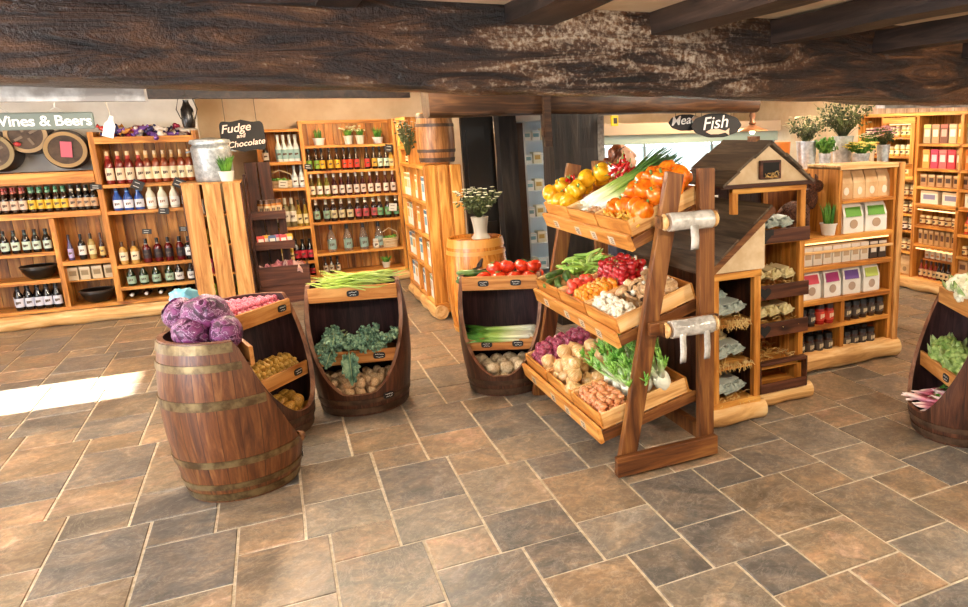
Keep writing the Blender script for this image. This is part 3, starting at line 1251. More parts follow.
for i in range(46):
    rr_, aa_ = R(0, .19), R(-1.2, 1.2)
    plr.put(w(.04 + rr_ * cos(aa_), rr_ * sin(aa_), .13 + R(0, .09)), (R(0, 6), R(-.3, .3), BD['az'] + pi + R(-.9, .9)), R(.7, .95), 'pink and white long radish in the bottom of the right-hand barrel', 'long radishes in the barrel bottom')
for i in range(10):
    plr.put(w(.245 + R(-.01, .015), -.09 + i * .022, .178 + R(0, .03)), (R(0, 6), R(-.1, .35), BD['az'] + pi + R(-.4, .4)), R(.8, 1.0), 'pink and white long radish lying over the lip of the right-hand barrel', 'long radishes over the barrel lip')
# ---------------------------------------------------------------- the A-frame vegetable stand
STAND = thing('vegetable_stand', 'tall stained timber A-frame stand holding three sloping tiers of vegetable crates', 'stand', (1.7, 4.0, 0))
ox, oy = 1.7, 4.0
for y in (3.28, 4.66):
    MB().bar((1.455 - ox, y - oy, 0), (1.785 - ox, y - oy, 1.535), .045, .092, (1, 0, 0)).build('leg', W_RED, STAND, bevel=.004)
    MB().bar((1.945 - ox, y - oy, 0), (1.963 - ox, y - oy, 1.55), .045, .088, (1, 0, 0)).build('leg', W_RED, STAND, bevel=.004)
    yy = y - .045 if y < 4 else y + .045
    MB().box((1.395 if y < 4 else 1.52) - ox, 1.99 - ox, yy - oy - .02, yy - oy + .02, .02, .125).build('foot_rail', W_RED_X, STAND, bevel=.004)
    MB().box(1.60 - ox, 2.0 - ox, yy - oy - .016, yy - oy + .016, .735, .80).build('side_rail', W_RED_X, STAND, bevel=.003)
    MB().box(1.69 - ox, 2.0 - ox, yy - oy - .016, yy - oy + .016, 1.275, 1.34).build('side_rail', W_RED_X, STAND, bevel=.003)
MB().box(1.96 - ox, 2.0 - ox, 3.3 - oy, 4.64 - oy, .05, .13).build('cross_rail', W_RED, STAND)
TIERS = [(1.575, 1.225, 21.0, .43), (1.485, .735, 16.5, .475), (1.375, .24, 12.5, .53)]


def tier_mat(i):
    x, z, a, L = TIERS[i]
    return Matrix.Translation((x, 3.97, z)) @ Euler((0, -radians(a), 0)).to_matrix().to_4x4()


for i, (x, z, a, L) in enumerate(TIERS):
    Mt = Matrix.Translation((-ox, -oy, 0)) @ tier_mat(i)

    def tb(name, x0, x1, y0, y1, z0, z1, mat):
        m = MB()
        m.box(x0, x1, y0, y1, z0, z1)
        o = m.build(name, mat, STAND, bevel=.002)
        o.matrix_local = Mt
        return o
    tb('tier_fascia', -.035, -.012, -.64, .65, -.065, .02, W_CRATE_Y)
    tb('tier_side', -.012, L + .03, -.64, -.62, -.06, -.005, W_RED_X)
    tb('tier_side', -.012, L + .03, .63, .65, -.06, -.005, W_RED_X)
    for k in range(4):
        xx = .02 + k * (L - .06) / 3
        tb('tier_slat', xx, xx + .06, -.62, .63, -.018, -.006, W_CRATE_Y)
    # little price tickets along the fascia
    for k, yy in enumerate((-.42, -.18, .06, .42)):
        g = MB()
        g.box(-.0375, -.0352, yy - .035, yy + .035, -.052, -.006)
        o = g.build('price_ticket', P('#cdb79a', .6), STAND, label='pale written price ticket')
        o.matrix_local = Mt
        g = MB()
        for q in range(3):
            g.bar((-.0385, yy - .025, -.018 - q * .012), (-.0385, yy + R(.0, .025), -.018 - q * .012), .0012, .004, (0, 0, 1))
        o2 = g.build('handwriting', P('#5a3a22', .7), o)


# bag rolls on the right-hand side frame
def bag_roll(z, label, tails, y=3.185):
    root = thing('bag_roll', label, 'bag roll', (1.815, y, z))
    rm_ = Matrix.Rotation(pi / 2, 4, 'Y')
    foil = mottled('bag_film_' + str(int(z * 100)), '#9c968d', '#d3cdc4', 14, .18, .7, dist=.012)
    m = MB()
    m.lathe([(.045, -.12), (.047, -.1), (.044, -.03), (.047, .05), (.046, .12)], 20, mat=rm_)
    m.build('film', foil, root, smooth=True, angle=50)
    m = MB()
    m.lathe([(.02, -.15), (.02, .15)], 12, mat=rm_)
    m.build('cardboard_core', P('#a9835a', .7), root)
    for sx in (-1, 1):
        m = MB()
        m.lathe([(.028, 0), (.042, .012), (.028, .024)], 14, mat=Matrix.Translation((sx * .142 - .012, 0, 0)) @ rm_)
        m.build('end_knob', W_PALE_X, root, smooth=True)
        MB().box(sx * .155 - .008, sx * .155 + .008, -.008, .062, -.03, .03).build('bracket', W_RED_X, root)
    for (x0, w_, l) in tails:
        t = MB()
        n = 7
        vs, fs = [], []
        for k in range(n):
            for sx in (0, 1):
                vs.append((x0 + sx * w_ + .004 * sin(k), -.045 + .008 * sin(k * 1.1), -.02 - l * k / (n - 1)))
        for k in range(n - 1):
            fs.append((2 * k, 2 * k + 1, 2 * k + 3, 2 * k + 2))
        t._faces(vs, fs)
        o = t.build('bag_tail', foil, root, smooth=True)
        o.modifiers.new('thick', 'SOLIDIFY').thickness = .002
    return root


bag_roll(1.305, 'upper roll of clear produce bags on the side of the vegetable stand', [(-.02, .045, .12)])
bag_roll(.765, 'lower roll of clear produce bags on the side of the vegetable stand', [(-.09, .035, .15), (.05, .035, .15)])


# crates ---------------------------------------------------------------
def crate(label, Mw, L, W, H=.085, side=W_CRATE_X, front=W_CRATE_Y):
    root = thing('vegetable_crate', label, 'crate')
    root.matrix_world = Mw
    t = .012
    MB().box(0, t, -W / 2, W / 2, 0, H).build('front_board', front, root, bevel=.0015)
    MB().box(L - t, L, -W / 2, W / 2, 0, H).build('back_board', front, root, bevel=.0015)
    for sy in (-1, 1):
        MB().box(t, L - t, sy * W / 2 - (t if sy > 0 else 0), sy * W / 2 + (t if sy < 0 else 0), 0, H).build('side_board', side, root, bevel=.0015)
    MB().box(t, L - t, -W / 2 + t, W / 2 - t, 0, .008).build('bottom_board', side, root)
    return root


def cpos(M_, x, y, z):
    return M_ @ Vector((x, y, z))


CR = {}
names = [
    ('pale crate of yellow peppers and chillies at the far end of the top tier', 'pale crate of leeks in the middle of the top tier', 'pale crate of orange peppers at the near end of the top tier'),
    ('pale crate of courgettes and broad beans at the far end of the middle tier', 'pale crate of red and orange cherry tomatoes in the middle tier', 'pale crate of mixed mushrooms at the near end of the middle tier'),
    ('pale crate of small red onions at the far end of the bottom tier', 'pale crate of large brown onions in the middle of the bottom tier', 'pale crate of shallots and fennel at the near end of the bottom tier')]
for i in range(3):
    L = TIERS[i][3]
    W = .405
    for j in range(3):
        Mw = tier_mat(i) @ Matrix.Translation((.0, .428 - j * .424, .0))
        CR[i, j] = Mw
        crate(names[i][j], Mw, L, W)


def fill(M_, x0, x1, y0, y1, r, z0, layers, jit=.42, shrink=.8, heap=None):
    out = []
    for Lr in range(layers):
        m_ = r + Lr * r * shrink
        x = x0 + m_
        k = 0
        while x <= x1 - m_ + 1e-6:
            y = y0 + m_ + (r if k % 2 else 0)
            while y <= y1 - m_ + 1e-6:
                xx, yy = x + R(-jit, jit) * r, y + R(-jit, jit) * r
                out.append(cpos(M_, xx, yy, z0 + r * .85 + Lr * r * 1.35 + R(-.4, .4) * r))
                y += 2.02 * r
            x += 1.78 * r
            k += 1
    return out


# --- peppers
def pepper_proto(name, c1, c2, stemmat):
    mat = mottled(name + '_skin', c1, c2, 2.0, .16, 0, coat=.4)
    mb = MB()

    def fn(p):
        a = atan2(p.y, p.x)
        lobes = 1 + .09 * cos(4 * a) * (1 - abs(p.z) * .4)
        dim = 1 - .28 * math.exp(-((p.x ** 2 + p.y ** 2) / .08)) * (1 if p.z > 0 else .5)
        return lobes * dim
    mb.blob((0, 0, 0), (.95, .95, 1.05), 4, 0, 1, 0, fn=fn)
    o = single(mb, name, mat, 'x', 'pepper')
    mb = MB()
    mb.tube([(0, 0, .68), (.02, 0, .9), (.1, .02, 1.12)], [.2, .11, .13], 8)
    mb.build('stem', stemmat, o, smooth=True)
    return Proto(o)


STEMG = P('#6f8f3a', .5)
yp = pepper_proto('yellow_pepper', '#e09a0c', '#f6bf25', STEMG)
op = pepper_proto('orange_pepper', '#e2600c', '#f48a1c', STEMG)
M0 = CR[0, 0]
for i, (x, y, z, rot) in enumerate([(.06, .15, .075, (0, 0, 0)), (.06, .04, .075, (1.2, .4, 1)), (.07, -.08, .08, (.6, -.8, 2)), (.06, .17, .125, (.3, -.5, 3)), (.14, .14, .14, (.2, -.7, 0)), (.15, .02, .09, (1, 0, 4)), (.14, -.10, .135, (.4, -1.1, 1)), (.24, -.06, .16, (.3, -1.0, 2)), (.25, .06, .1, (.5, -.6, 5)), (.33, -.12, .165, (.2, -.9, 0)), (.35, .0, .11, (1, -.9, 0))]):
    yp.put(cpos(M0, x, y, z), rot, R(.053, .06), 'glossy yellow bell pepper in the far crate of the top tier', 'yellow peppers on the top tier')
CHI = mottled('red_chilli_skin', '#a80d10', '#d8221c', 3, .2, 0, coat=.4)
mb = MB()
mb.tube([(-.045, 0, 0), (-.02, .004, .004), (.02, .002, .003), (.045, -.006, 0)], [.008, .0105, .009, .001], 8)
o = single(mb, 'red_chilli', CHI, 'x', 'chilli')
mb = MB()
mb.tube([(-.044, 0, 0), (-.058, -.002, .002), (-.07, 0, .006)], [.008, .003, .003], 6)
mb.build('stem', STEMG, o)
ch = Proto(o)
for i in range(22):
    ch.put(cpos(M0, R(.14, .26), R(.10, .19), R(.07, .16)), rrot(), R(.8, 1.1), 'red chilli in the cluster behind the yellow peppers at the stand end', 'red chillies beside the yellow peppers')
for i in range(34):
    ch.put(cpos(CR[0, 1], R(.34, .42), R(.06, .2), R(.10, .2)), rrot(), R(.8, 1.1), 'red chilli in the heap behind the top tier leeks', 'red chillies behind the leeks')
# --- leeks
LK2 = gradient_z('leek_thick', [(0, '#f1efdc'), (.14, '#e0e5ae'), (.3, '#a9c05a'), (.55, '#628a34'), (1, '#335c26')], -.26, .27, 'X', .4)
lkb = [leek_proto(.62, .014, 11, 'leek', LK2), leek_proto(.60, .013, 12, 'leek', LK2)]
M1 = CR[0, 1]
tilt = radians(21)
for i in range(26):
    Lr = i // 10
    lkb[i % 2].put(cpos(M1, .345 + R(-.02, .02) + Lr * .012, .09 - (i % 10) * .026 + R(-.005, .005), .075 + Lr * .028), (R(-.5, .5), -tilt - R(0.06, .16), R(-.12, .10)), R(.9, 1.06), 'long leek lying up the slope in the middle crate of the top tier', 'leeks on the top tier')
# nuts / tiny roots in front of the leeks
GIN = mottled('chestnut_root', '#8a4a22', '#d6a871', 9, .5, .2)
mb = MB()
mb.blob((0, 0, 0), (1, .8, .7), 2, .2, 2, 1)
nt = Proto(single(mb, 'small_root', GIN, 'x', 'root'))
for p in fill(M1, .012, .09, -.21, -.03, .013, .02, 4, shrink=.3):
    nt.put(p, rrot(), .014, 'small brown root at the foot of the top tier leeks', 'small brown roots by the leeks')
# --- orange peppers
M2 = CR[0, 2]
for i, (x, y, z) in enumerate([(.11, .15, .07), (.12, .04, .085), (.13, -.07, .09), (.12, -.16, .08), (.21, .16, .09), (.21, .06, .14), (.22, -.05, .145), (.22, -.16, .12), (.30, .1, .15), (.31, .0, .175), (.31, -.1, .17), (.33, -.17, .13), (.38, .05, .16), (.38, -.06, .18), (.39, -.16, .155), (.38, .15, .12)]):
    op.put(cpos(M2, x, y, z), (R(-.6, .6), R(-1.2, -.3), R(0, 6)), R(.052, .06), 'glossy orange bell pepper in the near crate of the top tier', 'orange peppers on the top tier')
mb = MB()
mb.tube([(-.03, 0, 0), (-.01, 0, .003), (.02, 0, .002), (.035, 0, 0)], [.004, .008, .007, .001], 7)
yc = Proto(single(mb, 'yellow_chilli', mottled('yellow_chilli_skin', '#c98a1e', '#eebb45', 3, .3, 0), 'x', 'chilli'))
for i in range(60):
    yc.put(cpos(M2, R(.02, .085), R(-.2, .2), .02 + R(0, .06)), rrot(), R(.8, 1.1), 'small yellow chilli along the front of the orange pepper crate', 'yellow chillies below the orange peppers')

# --- middle tier
M0 = CR[1, 0]
pc2 = pcu
for i, (x, y, z, rz, lab) in enumerate([(.055, .1, .05, .9, 'courgette at the outer corner of the middle tier'), (.09, .02, .06, 1.2, 'courgette second from the outer corner of the middle tier'), (.10, .09, .095, .7, 'courgette lying on top at the outer corner of the middle tier'), (.06, -.08, .05, 1.5, 'courgette nearest the cherry tomatoes on the middle tier')]):
    pc2.put(cpos(M0, x, y, z), (0, 0, rz), .85, lab)
DCU = Proto(cuc_proto('cucumber').root)
DCU.root.data.materials[0] = mottled('cucumber', '#16300f', '#2f5a22', 9, .3, .1)
DCU.put(cpos(M0, .15, .0, .075), (0, 0, 1.25), 1.0, 'dark green cucumber between the courgettes and the beans')
BB2 = gradient_z('broad_bean', [(0, '#7fa53a'), (.5, '#9cc050'), (1, '#b9d676')], -.09, .09, 'X', .4)
mb = MB()
mb.tube([(-.09, .01, 0), (-.07, .004, 0), (0, -.008, .004), (.07, .004, 0), (.09, .012, 0)], [.002, .009, .0105, .009, .002], 7, .75)
bb2 = Proto(single(mb, 'broad_bean', BB2, 'x', 'bean'))
for i in range(70):
    bb2.put(cpos(M0, R(.20, .43), R(-.17, .19), .045 + R(0, .10) * (1 - abs(i % 7 - 3) / 6)), (R(0, 6), R(-.5, .3), R(0, 6.3)), R(.85, 1.15), 'bright green bean pod in the far crate of the middle tier', 'green bean pods on the middle tier')
M1 = CR[1, 1]


def ball(name, c1, c2, label):
    mb = MB()
    mb.blob((0, 0, 0), (1, 1, .94), 3, 0.02, 1)
    o = single(mb, name, mottled(name + '_skin', c1, c2, 2.5, .15, 0, coat=.4), label, 'tomato')
    mb = MB()
    for k in range(5):
        a = k * 1.2566
        mb.tube([(0, 0, .93), (.25 * cos(a), .25 * sin(a), .99), (.5 * cos(a), .5 * sin(a), .93)], [.07, .06, .01], 4, .5)
    mb.build('calyx', LEAF, o)
    return Proto(o)


tr = ball('plum_tomato', '#d4321f', '#ea5a3a', 'x')
to = ball('orange_cherry_tomato', '#e2780f', '#f5a22a', 'x')
tv = ball('red_cherry_tomato', '#9c0f14', '#c9201c', 'x')
for p in fill(M1, .012, .25, .03, .2020, .026, .02, 3, shrink=.5):
    tr.put(p, rrot(), .028, 'mid-sized red tomato at the far front of the cherry tomato crate', 'mid-sized red tomatoes on the middle tier')
for p in fill(M1, .012, .27, -.2020, .03, .0165, .025, 4, shrink=.35):
    to.put(p, rrot(), .0185, 'orange cherry tomato in the middle crate of the middle tier', 'orange cherry tomatoes on the middle tier')
for p in fill(M1, .25, .47, -.2020, .2020, .019, .05, 4, shrink=.4):
    tv.put(p, rrot(), .021, 'dark red cherry tomato at the upper end of the tomato crate', 'dark red cherry tomatoes on the middle tier')


def mush(name, c1, c2, flat, label, under='#d9c3a5'):
    mat = mottled(name + '_cap', c1, c2, 3, .5, .1)
    mb = MB()
    h = flat
    mb.lathe([(.001, h), (.35, h * .94), (.7, h * .72), (.93, h * .38), (1, .05), (.96, -.1), (.8, -.14)], 18, cap=False)
    o = single(mb, name, mat, label, 'mushroom')
    mb = MB()
    mb.lathe([(.82, -.13), (.4, -.06), (.3, -.08)], 18, cap=False)
    mb.build('gills', P(under, .7), o, smooth=True)
    mb = MB()
    mb.lathe([(.3, -.06), (.27, -.4), (.31, -.62), (.26, -.68)], 12)
    mb.build('stalk', P('#eadfca', .6), o, smooth=True)
    return Proto(o)


mw = mush('button_mushroom', '#e3d5b6', '#f6ecd6', .8, 'x')
mbm = mush('chestnut_mushroom', '#b98a57', '#dcb888', .75, 'x')
mp = mush('portobello_mushroom', '#9a7048', '#cda878', .45, 'x', under='#3b2317')
M2 = CR[1, 2]
for p in fill(M2, .012, .17, -.2, .2, .017, .02, 4, shrink=.4):
    mw.put(p, rrot(), .019, 'white button mushroom at the front of the mushroom crate', 'button mushrooms on the middle tier')
for i, (x, y, z, s_) in enumerate([(.2, .12, .09, .045), (.2, -.02, .095, .045), (.22, -.15, .09, .04), (.26, .16, .09, .045), (.27, .05, .105, .05), (.27, -.09, .11, .05), (.36, -.16, .11, .05), (.40, .17, .12, .04)]):
    mp.put(cpos(M2, x, y, z), (R(2.2, 3.9), R(-.5, .5), R(0, 6)) if i % 2 else (R(-.6, .6), R(-.9, 0), R(0, 6)), s_, 'broad flat mushroom with dark gills in the mushroom crate', 'flat mushrooms on the middle tier')
for p in fill(M2, .2, .46, -.195, .195, .026, .02, 3, shrink=.5):
    mbm.put(p, rrot(), .028, 'tan mushroom towards the back of the mushroom crate', 'tan mushrooms on the middle tier')

# --- bottom tier
def onion(name, c1, c2, c3, label, r=1.0):
    m = NT(name + '_skin')
    tc = m.n('ShaderNodeTexCoord')
    sp = m.n('ShaderNodeSeparateXYZ')
    m.l(tc, 'Object', sp, 'Vector')
    at = m.n('ShaderNodeMath', operation='ARCTAN2')
    m.l(sp, 'Y', at, 0)
    m.l(sp, 'X', at, 1)
    cb = m.n('ShaderNodeCombineXYZ')
    m.l(at, 0, cb, 'X')
    m.l(sp, 'Z', cb, 'Y')
    mp_ = m.n('ShaderNodeMapping')
    mp_.inputs['Scale'].default_value = (6, .8, 1)
    m.l(cb, 'Vector', mp_, 'Vector')
    nz = m.n('ShaderNodeTexNoise', Scale=1.6, Detail=5.0)
    m.l(mp_, 'Vector', nz, 'Vector')
    r_ = m.ramp([(.34, c1), (.5, c2), (.66, c3)])
    m.l(nz, 'Fac', r_, 'Fac')
    m.l(r_, 'Color', m.b, 'Base Color')
    m.b.inputs['Roughness'].default_value = .3
    m.b.inputs['Coat Weight'].default_value = .2
    mb = MB()
    mb.lathe([(.001, -.82), (.3, -.8), (.72, -.6), (.97, -.15), (.98, .15), (.78, .5), (.45, .74), (.2, .88), (.11, 1.0), (.04, 1.06)], 18, cap=False)
    o = single(mb, name, m.m, label, 'onion')
    mb = MB()
    for k in range(7):
        a = k * .9
        mb.tube([(.05 * cos(a), .05 * sin(a), -.8), (.2 * cos(a), .2 * sin(a), -.95)], [.03, .008], 4)
    mb.build('root_tuft', P('#d8c6a0', .8), o)
    return Proto(o)


ro = onion('red_onion', '#6b1730', '#9a2f4d', '#c77a92', 'x')
bo = onion('brown_onion', '#b98344', '#dcae70', '#ecd2a4', 'x')
sh = onion('shallot', '#a5522a', '#d0834f', '#e6ad7e', 'x')
for p in fill(CR[2, 0], .012, .45, -.09, .195, .024, .02, 4, shrink=.55):
    ro.put(p, rrot(), .026, 'small red onion at the far end of the bottom tier', 'red onions on the bottom tier')
for p in fill(CR[2, 0], .012, .3, -.2, -.08, .042, .02, 2, shrink=.3) + fill(CR[2, 1], .012, .5, -.195, .195, .045, .03, 3, shrink=.55):
    bo.put(p, (R(-.9, .9), R(-.9, .9), R(0, 6)), R(.042, .052), 'large golden brown onion in the bottom tier', 'brown onions on the bottom tier')
for p in fill(CR[2, 2], .012, .21, -.195, .195, .021, .02, 3, shrink=.5):
    sh.put(p, rrot(), (.02, .02, .029), 'orange brown shallot at the front of the near bottom crate', 'shallots on the bottom tier')
# fennel / pak choi heads
FW = gradient_z('fennel_stalk', [(0, '#f4f2e2'), (.45, '#eef0d6'), (.7, '#b7d487'), (1, '#7fb04a')], -.02, .17, 'Z', .35)
FL_ = mottled('fennel_leaf', '#5a9a2c', '#9cc858', 10, .5, .2)


def fennel(seed):
    rr = random.Random(seed)
    root = thing('leafy_head', 'x', 'leafy vegetable')
    mb = MB()
    mb.blob((0, 0, .02), (.042, .036, .05), 3, .15, 2, seed)
    mb.build('bulb', FW, root, smooth=True)
    for k in range(7):
        a = k * .9 + rr.uniform(-.2, .2)
        e = .03 + .03 * (k % 3)
        mb = MB()
        top = (e * cos(a) * 1.3, e * sin(a) * 1.3, .15 + .03 * rr.random())
        mb.tube([(.012 * cos(a), .012 * sin(a), .03), (e * .7 * cos(a), e * .7 * sin(a), .09), top], [.016, .012, .007], 7, .7)
        mb.build('stalk', FW, root, smooth=True)
        lm = MB()
        for q in range(12):
            d = Vector((rr.uniform(-.022, .022), rr.uniform(-.022, .022), rr.uniform(.02, .06)))
            lm.tube([Vector(top), Vector(top) + d * .6, Vector(top) + d], [.003, .0065, .002], 4, .5)
        lm.build('leaf', FL_, root, smooth=True)
    return Proto(root)


fp = [fennel(3), fennel(9)]
M2 = CR[2, 2]
k = 0
for (x, y) in [(.25, .17), (.25, .06), (.25, -.05), (.25, -.16), (.33, .12), (.33, .0), (.33, -.11), (.40, .17), (.41, .05), (.41, -.07), (.40, -.18)]:
    fp[k % 2].put(cpos(M2, x, y, .07 + (.02 if x > .3 else 0)), (R(-.2, .2), R(-.75, -.3), R(0, .6)), R(.95, 1.2), 'white stemmed leafy green head standing behind the shallots', 'leafy heads on the bottom tier')
    k += 1
# ---------------------------------------------------------------- packaging kinds: bottles, jars, bags, boxes
CLEAR = glass('clear_glass', '#f2f4f0', .03, .9)
G_BROWN = P('#26120a', .08, coat=.5)
G_BLACK = P('#100d0d', .08, coat=.5)
G_GREEN = P('#1c2d18', .08, coat=.5)
_proto = {}


def bottle(key, prof, glassm, lab, cap, lz=(.25, .55), capz=None, neck=None, lab2=None):
    """body mesh with label, neck label and cap as its parts"""
    n = 14
    mb = MB()
    mb.lathe(prof, n)
    H_ = prof[-1][1]
    o = mb.build(key, glassm, smooth=True, angle=50)

    def rad_at(z):
        for (r0, z0), (r1, z1) in zip(prof, prof[1:]):
            if z0 <= z <= z1:
                return r0 + (r1 - r0) * (z - z0) / max(1e-6, z1 - z0)
        return prof[-1][0]
    if lab:
        z0, z1 = lz[0] * H_, lz[1] * H_
        m = MB()
        m.lathe([(rad_at(z0) + .0012, z0), (rad_at(z1) + .0012, z1)], n, cap=False)
        m.build('label', P(lab, .55), o, smooth=True)
        # printed mark on the label
        m = MB()
        zm = (z0 + z1) / 2
        r = rad_at(zm) + .0022
        for sgn in (-1, 0, 1):
            a = -pi / 2 + sgn * .35
            m.box(r * cos(a) - .005, r * cos(a) + .005, r * sin(a) - .0012, r * sin(a) + .0012, zm - .010 + .004 * sgn, zm + .012)
        m.build('printed_mark', P(lab2 or '#5a4636', .6), o)
    if neck:
        z0, z1 = .78 * H_, .88 * H_
        m = MB()
        m.lathe([(rad_at(z0) + .0012, z0), (rad_at(z1) + .0012, z1)], n, cap=False)
        m.build('neck_label', P(neck, .5), o, smooth=True)
    if cap:
        z0 = (capz or .93) * H_
        m = MB()
        m.lathe([(rad_at(z0) + .0018, z0), (prof[-1][0] + .0018, H_ + .003)], n)
        m.build('cap', P(cap, .35), o, smooth=True, angle=50)
    o['label'] = 'x'
    o['category'] = 'bottle'
    return Proto(o)


def prof_beer(H=.235, r=.031):
    return [(r * .9, 0), (r, .008), (r, H * .55), (r * .9, H * .63), (r * .45, H * .78), (r * .38, H * .95), (r * .42, H)]


def prof_wine(H=.3, r=.037):
    return [(r * .92, 0), (r, .008), (r, H * .62), (r * .85, H * .69), (r * .4, H * .78), (r * .36, H)]


def prof_slim(H=.3, r=.028):
    return [(r * .95, 0), (r, .006), (r, H * .5), (r * .8, H * .58), (r * .42, H * .72), (r * .38, H)]


def prof_squat(H=.24, r=.042):
    return [(r * .95, 0), (r, .006), (r, H * .48), (r * .9, H * .58), (r * .4, H * .74), (r * .34, H)]


def prof_jar(H=.11, r=.036):
    return [(r * .93, 0), (r, .006), (r, H * .78), (r * .86, H * .85), (r * .84, H)]


_bt = {}


def get_bottle(name, kind, gl, lab, cap, neck=None, lab2=None):
    k = (name, kind, gl.name, lab, cap, neck)
    if k not in _bt:
        pr, lz, cz = {'beer': (prof_beer(), (.14, .5), .9), 'wine': (prof_wine(), (.18, .55), .8), 'slim': (prof_slim(), (.1, .46), .82),
                      'squat': (prof_squat(), (.1, .45), .84), 'jar': (prof_jar(), (.2, .66), .8), 'jars': (prof_jar(.085, .033), (.2, .66), .8),
                      'sauce': (prof_slim(.19, .026), (.12, .5), .84), 'cordial': (prof_wine(.27, .034), (.12, .5), .88)}[kind]
        _bt[k] = bottle(name, pr, gl, lab, cap, lz, cz, neck, lab2)
    return _bt[k]


def row(proto, fr, x0, x1, n, d, z, label, group, cat=None, s=1.0, ry=None):
    """n copies along the front of a unit; fr maps (along, depth, z) to the world"""
    for i in range(n):
        x = x0 + (x1 - x0) * (i / (n - 1) if n > 1 else .5)
        w_, rz = fr(x + R(-.003, .003), d + R(-.006, .006), z)
        ss = s if hasattr(s, '__len__') else (s,) * 3
        proto.put(w_, (0, 0, rz + R(-.12, .12) if ry is None else rz + ry), ss, label, group, cat)


def frame_of(root, rz):
    mw = Matrix.Translation(root.location) @ Matrix.Rotation(rz, 4, 'Z')
    return lambda x, y, z: (mw @ Vector((x, y, z + .0015)), rz)


def bag(name, w, d, h, body, band, label_c, tall=False, window=None):
    """gusseted paper bag with a folded top"""
    mb = MB()
    secs = [(0, 1, 1), (.04, 1.02, 1.03), (.55, 1.02, .98), (.78, .97, .62), (.9, .93, .3), (1, .92, .16)]
    vs, fs = [], []
    pts = [(-1, -1), (-.3, -1.04), (.3, -1.04), (1, -1), (1.0, 0), (1, 1), (.3, 1.04), (-.3, 1.04), (-1, 1), (-1.0, 0)]
    for t, sx, sy in secs:
        for px, py in pts:
            inx = .82 if (py == 0 and t > .5) else 1
            vs.append((px * w / 2 * sx * inx, py * d / 2 * sy, t * h))
    n = len(pts)
    for k in range(len(secs) - 1):
        for i in range(n):
            j = (i + 1) % n
            fs.append((k * n + i, k * n + j, (k + 1) * n + j, (k + 1) * n + i))
    fs.append(tuple(reversed(range(n))))
    fs.append(tuple((len(secs) - 1) * n + i for i in range(n)))
    mb._faces(vs, fs)
    o = mb.build(name, body, bevel=0)
    if band:
        m = MB()
        yb = lambda t: -d / 2 * ([1.03, .98, .62, .3][0] if t < .55 else .98 - (t - .55) / .23 * .36) * 1.06
        m._faces([(-w * .40, yb(.50) - .002, .50 * h), (w * .40, yb(.50) - .002, .50 * h), (w * .38, yb(.78) - .003, .78 * h), (-w * .38, yb(.78) - .003, .78 * h),
                  (-w * .40, yb(.50) + .003, .50 * h), (w * .40, yb(.50) + .003, .50 * h), (w * .38, yb(.78) + .003, .78 * h), (-w * .38, yb(.78) + .003, .78 * h)],
                 [(0, 1, 2, 3), (7, 6, 5, 4), (0, 4, 5, 1), (1, 5, 6, 2), (2, 6, 7, 3), (3, 7, 4, 0)])
        m.build('colour_label', P(band, .5), o)
    if label_c:
        m = MB()
        m.prism([(w * .2 * cos(k * pi / 8), .27 * h + .14 * h * sin(k * pi / 8)) for k in range(16)], d / 2 * 1.05 - .002, d / 2 * 1.05 + .003, mat=Matrix.Rotation(pi / 2, 4, 'X'))
        m.build('printed_mark', P(label_c, .6), o)
    o['label'] = 'x'
    o['category'] = 'bag'
    return Proto(o)


def carton(name, w, d, h, body, mark, mark2=None, cat='box'):
    mb = MB()
    mb.box(-w / 2, w / 2, -d / 2, d / 2, 0, h)
    o = mb.build(name, P(body, .55), bevel=.002)
    m = MB()
    m.box(-w * .34, w * .34, -d / 2 - .0015, -d / 2, h * .35, h * .72)
    m.build('printed_mark', P(mark, .55), o)
    if mark2:
        m = MB()
        m.box(-w * .5, w * .5, -d / 2 - .001, -d / 2, h * .82, h * .97)
        m.build('printed_band', P(mark2, .55), o)
    o['label'] = 'x'
    o['category'] = cat
    return Proto(o)


def planks(mb, x0, x1, y0, y1, z0, z1, n, axis='x', gap=.004):
    """vertical boards filling a back panel"""
    for i in range(n):
        a = x0 + (x1 - x0) * i / n
        b = x0 + (x1 - x0) * (i + 1) / n - gap
        mb.box(a, b, y0 + R(0, .003), y1, z0, z1)


def board(root, name, x0, x1, y0, y1, z0, z1, mat=W_PINE, bevel=.003):
    return MB().box(x0, x1, y0, y1, z0, z1).build(name, mat, root, bevel=bevel)


def log(root, x0, x1, y, r=.075, seed=0, zc=None):
    m = MB()
    n = max(4, int((x1 - x0) * 9))
    pts, rad = [], []
    for i in range(n + 1):
        t = i / n
        pts.append((x0 + (x1 - x0) * t, y + .008 * sin(i * 1.7 + seed), (zc or r * .98) + .005 * sin(i * 2.3 + seed)))
        rad.append(r * (1 + .05 * sin(i * 1.3 + seed)) * (.93 if i in (0, n) else 1))
    m.tube(pts, rad, 16)
    return m.build('base_log', W_LOG, root, smooth=True, angle=60)


def ticket(root, x, y, z, w=.06, h=.035, tilt=.1, c='#2a2723', mark='#d8d2c6'):
    m = MB()
    m.box(-w / 2, w / 2, -.002, .002, -h / 2, h / 2)
    t = m.build('price_ticket', P(c, .6), root, loc=(x, y, z), rot=(0, tilt, 0))
    m = MB()
    for q in (-.22, .2):
        m.box(-w * .32, w * R(.1, .34), -.0032, -.002, h * q - .003, h * q + .003)
    m.build('handwriting', P(mark, .6), t)
    return t


# ================================================================ wine and beer unit, left
LU = thing('wall_shelf', 'golden pine wine and beer shelving on the left wall, cask ends on its top ledge', 'shelf', (-1.5, 8.95, 0))
fL = frame_of(LU, 0)
D = .36
# local x: left part -1.4..0 ; right part 0..0.86
def lb(n, *a, **k):
    return board(LU, n, *a, **k)


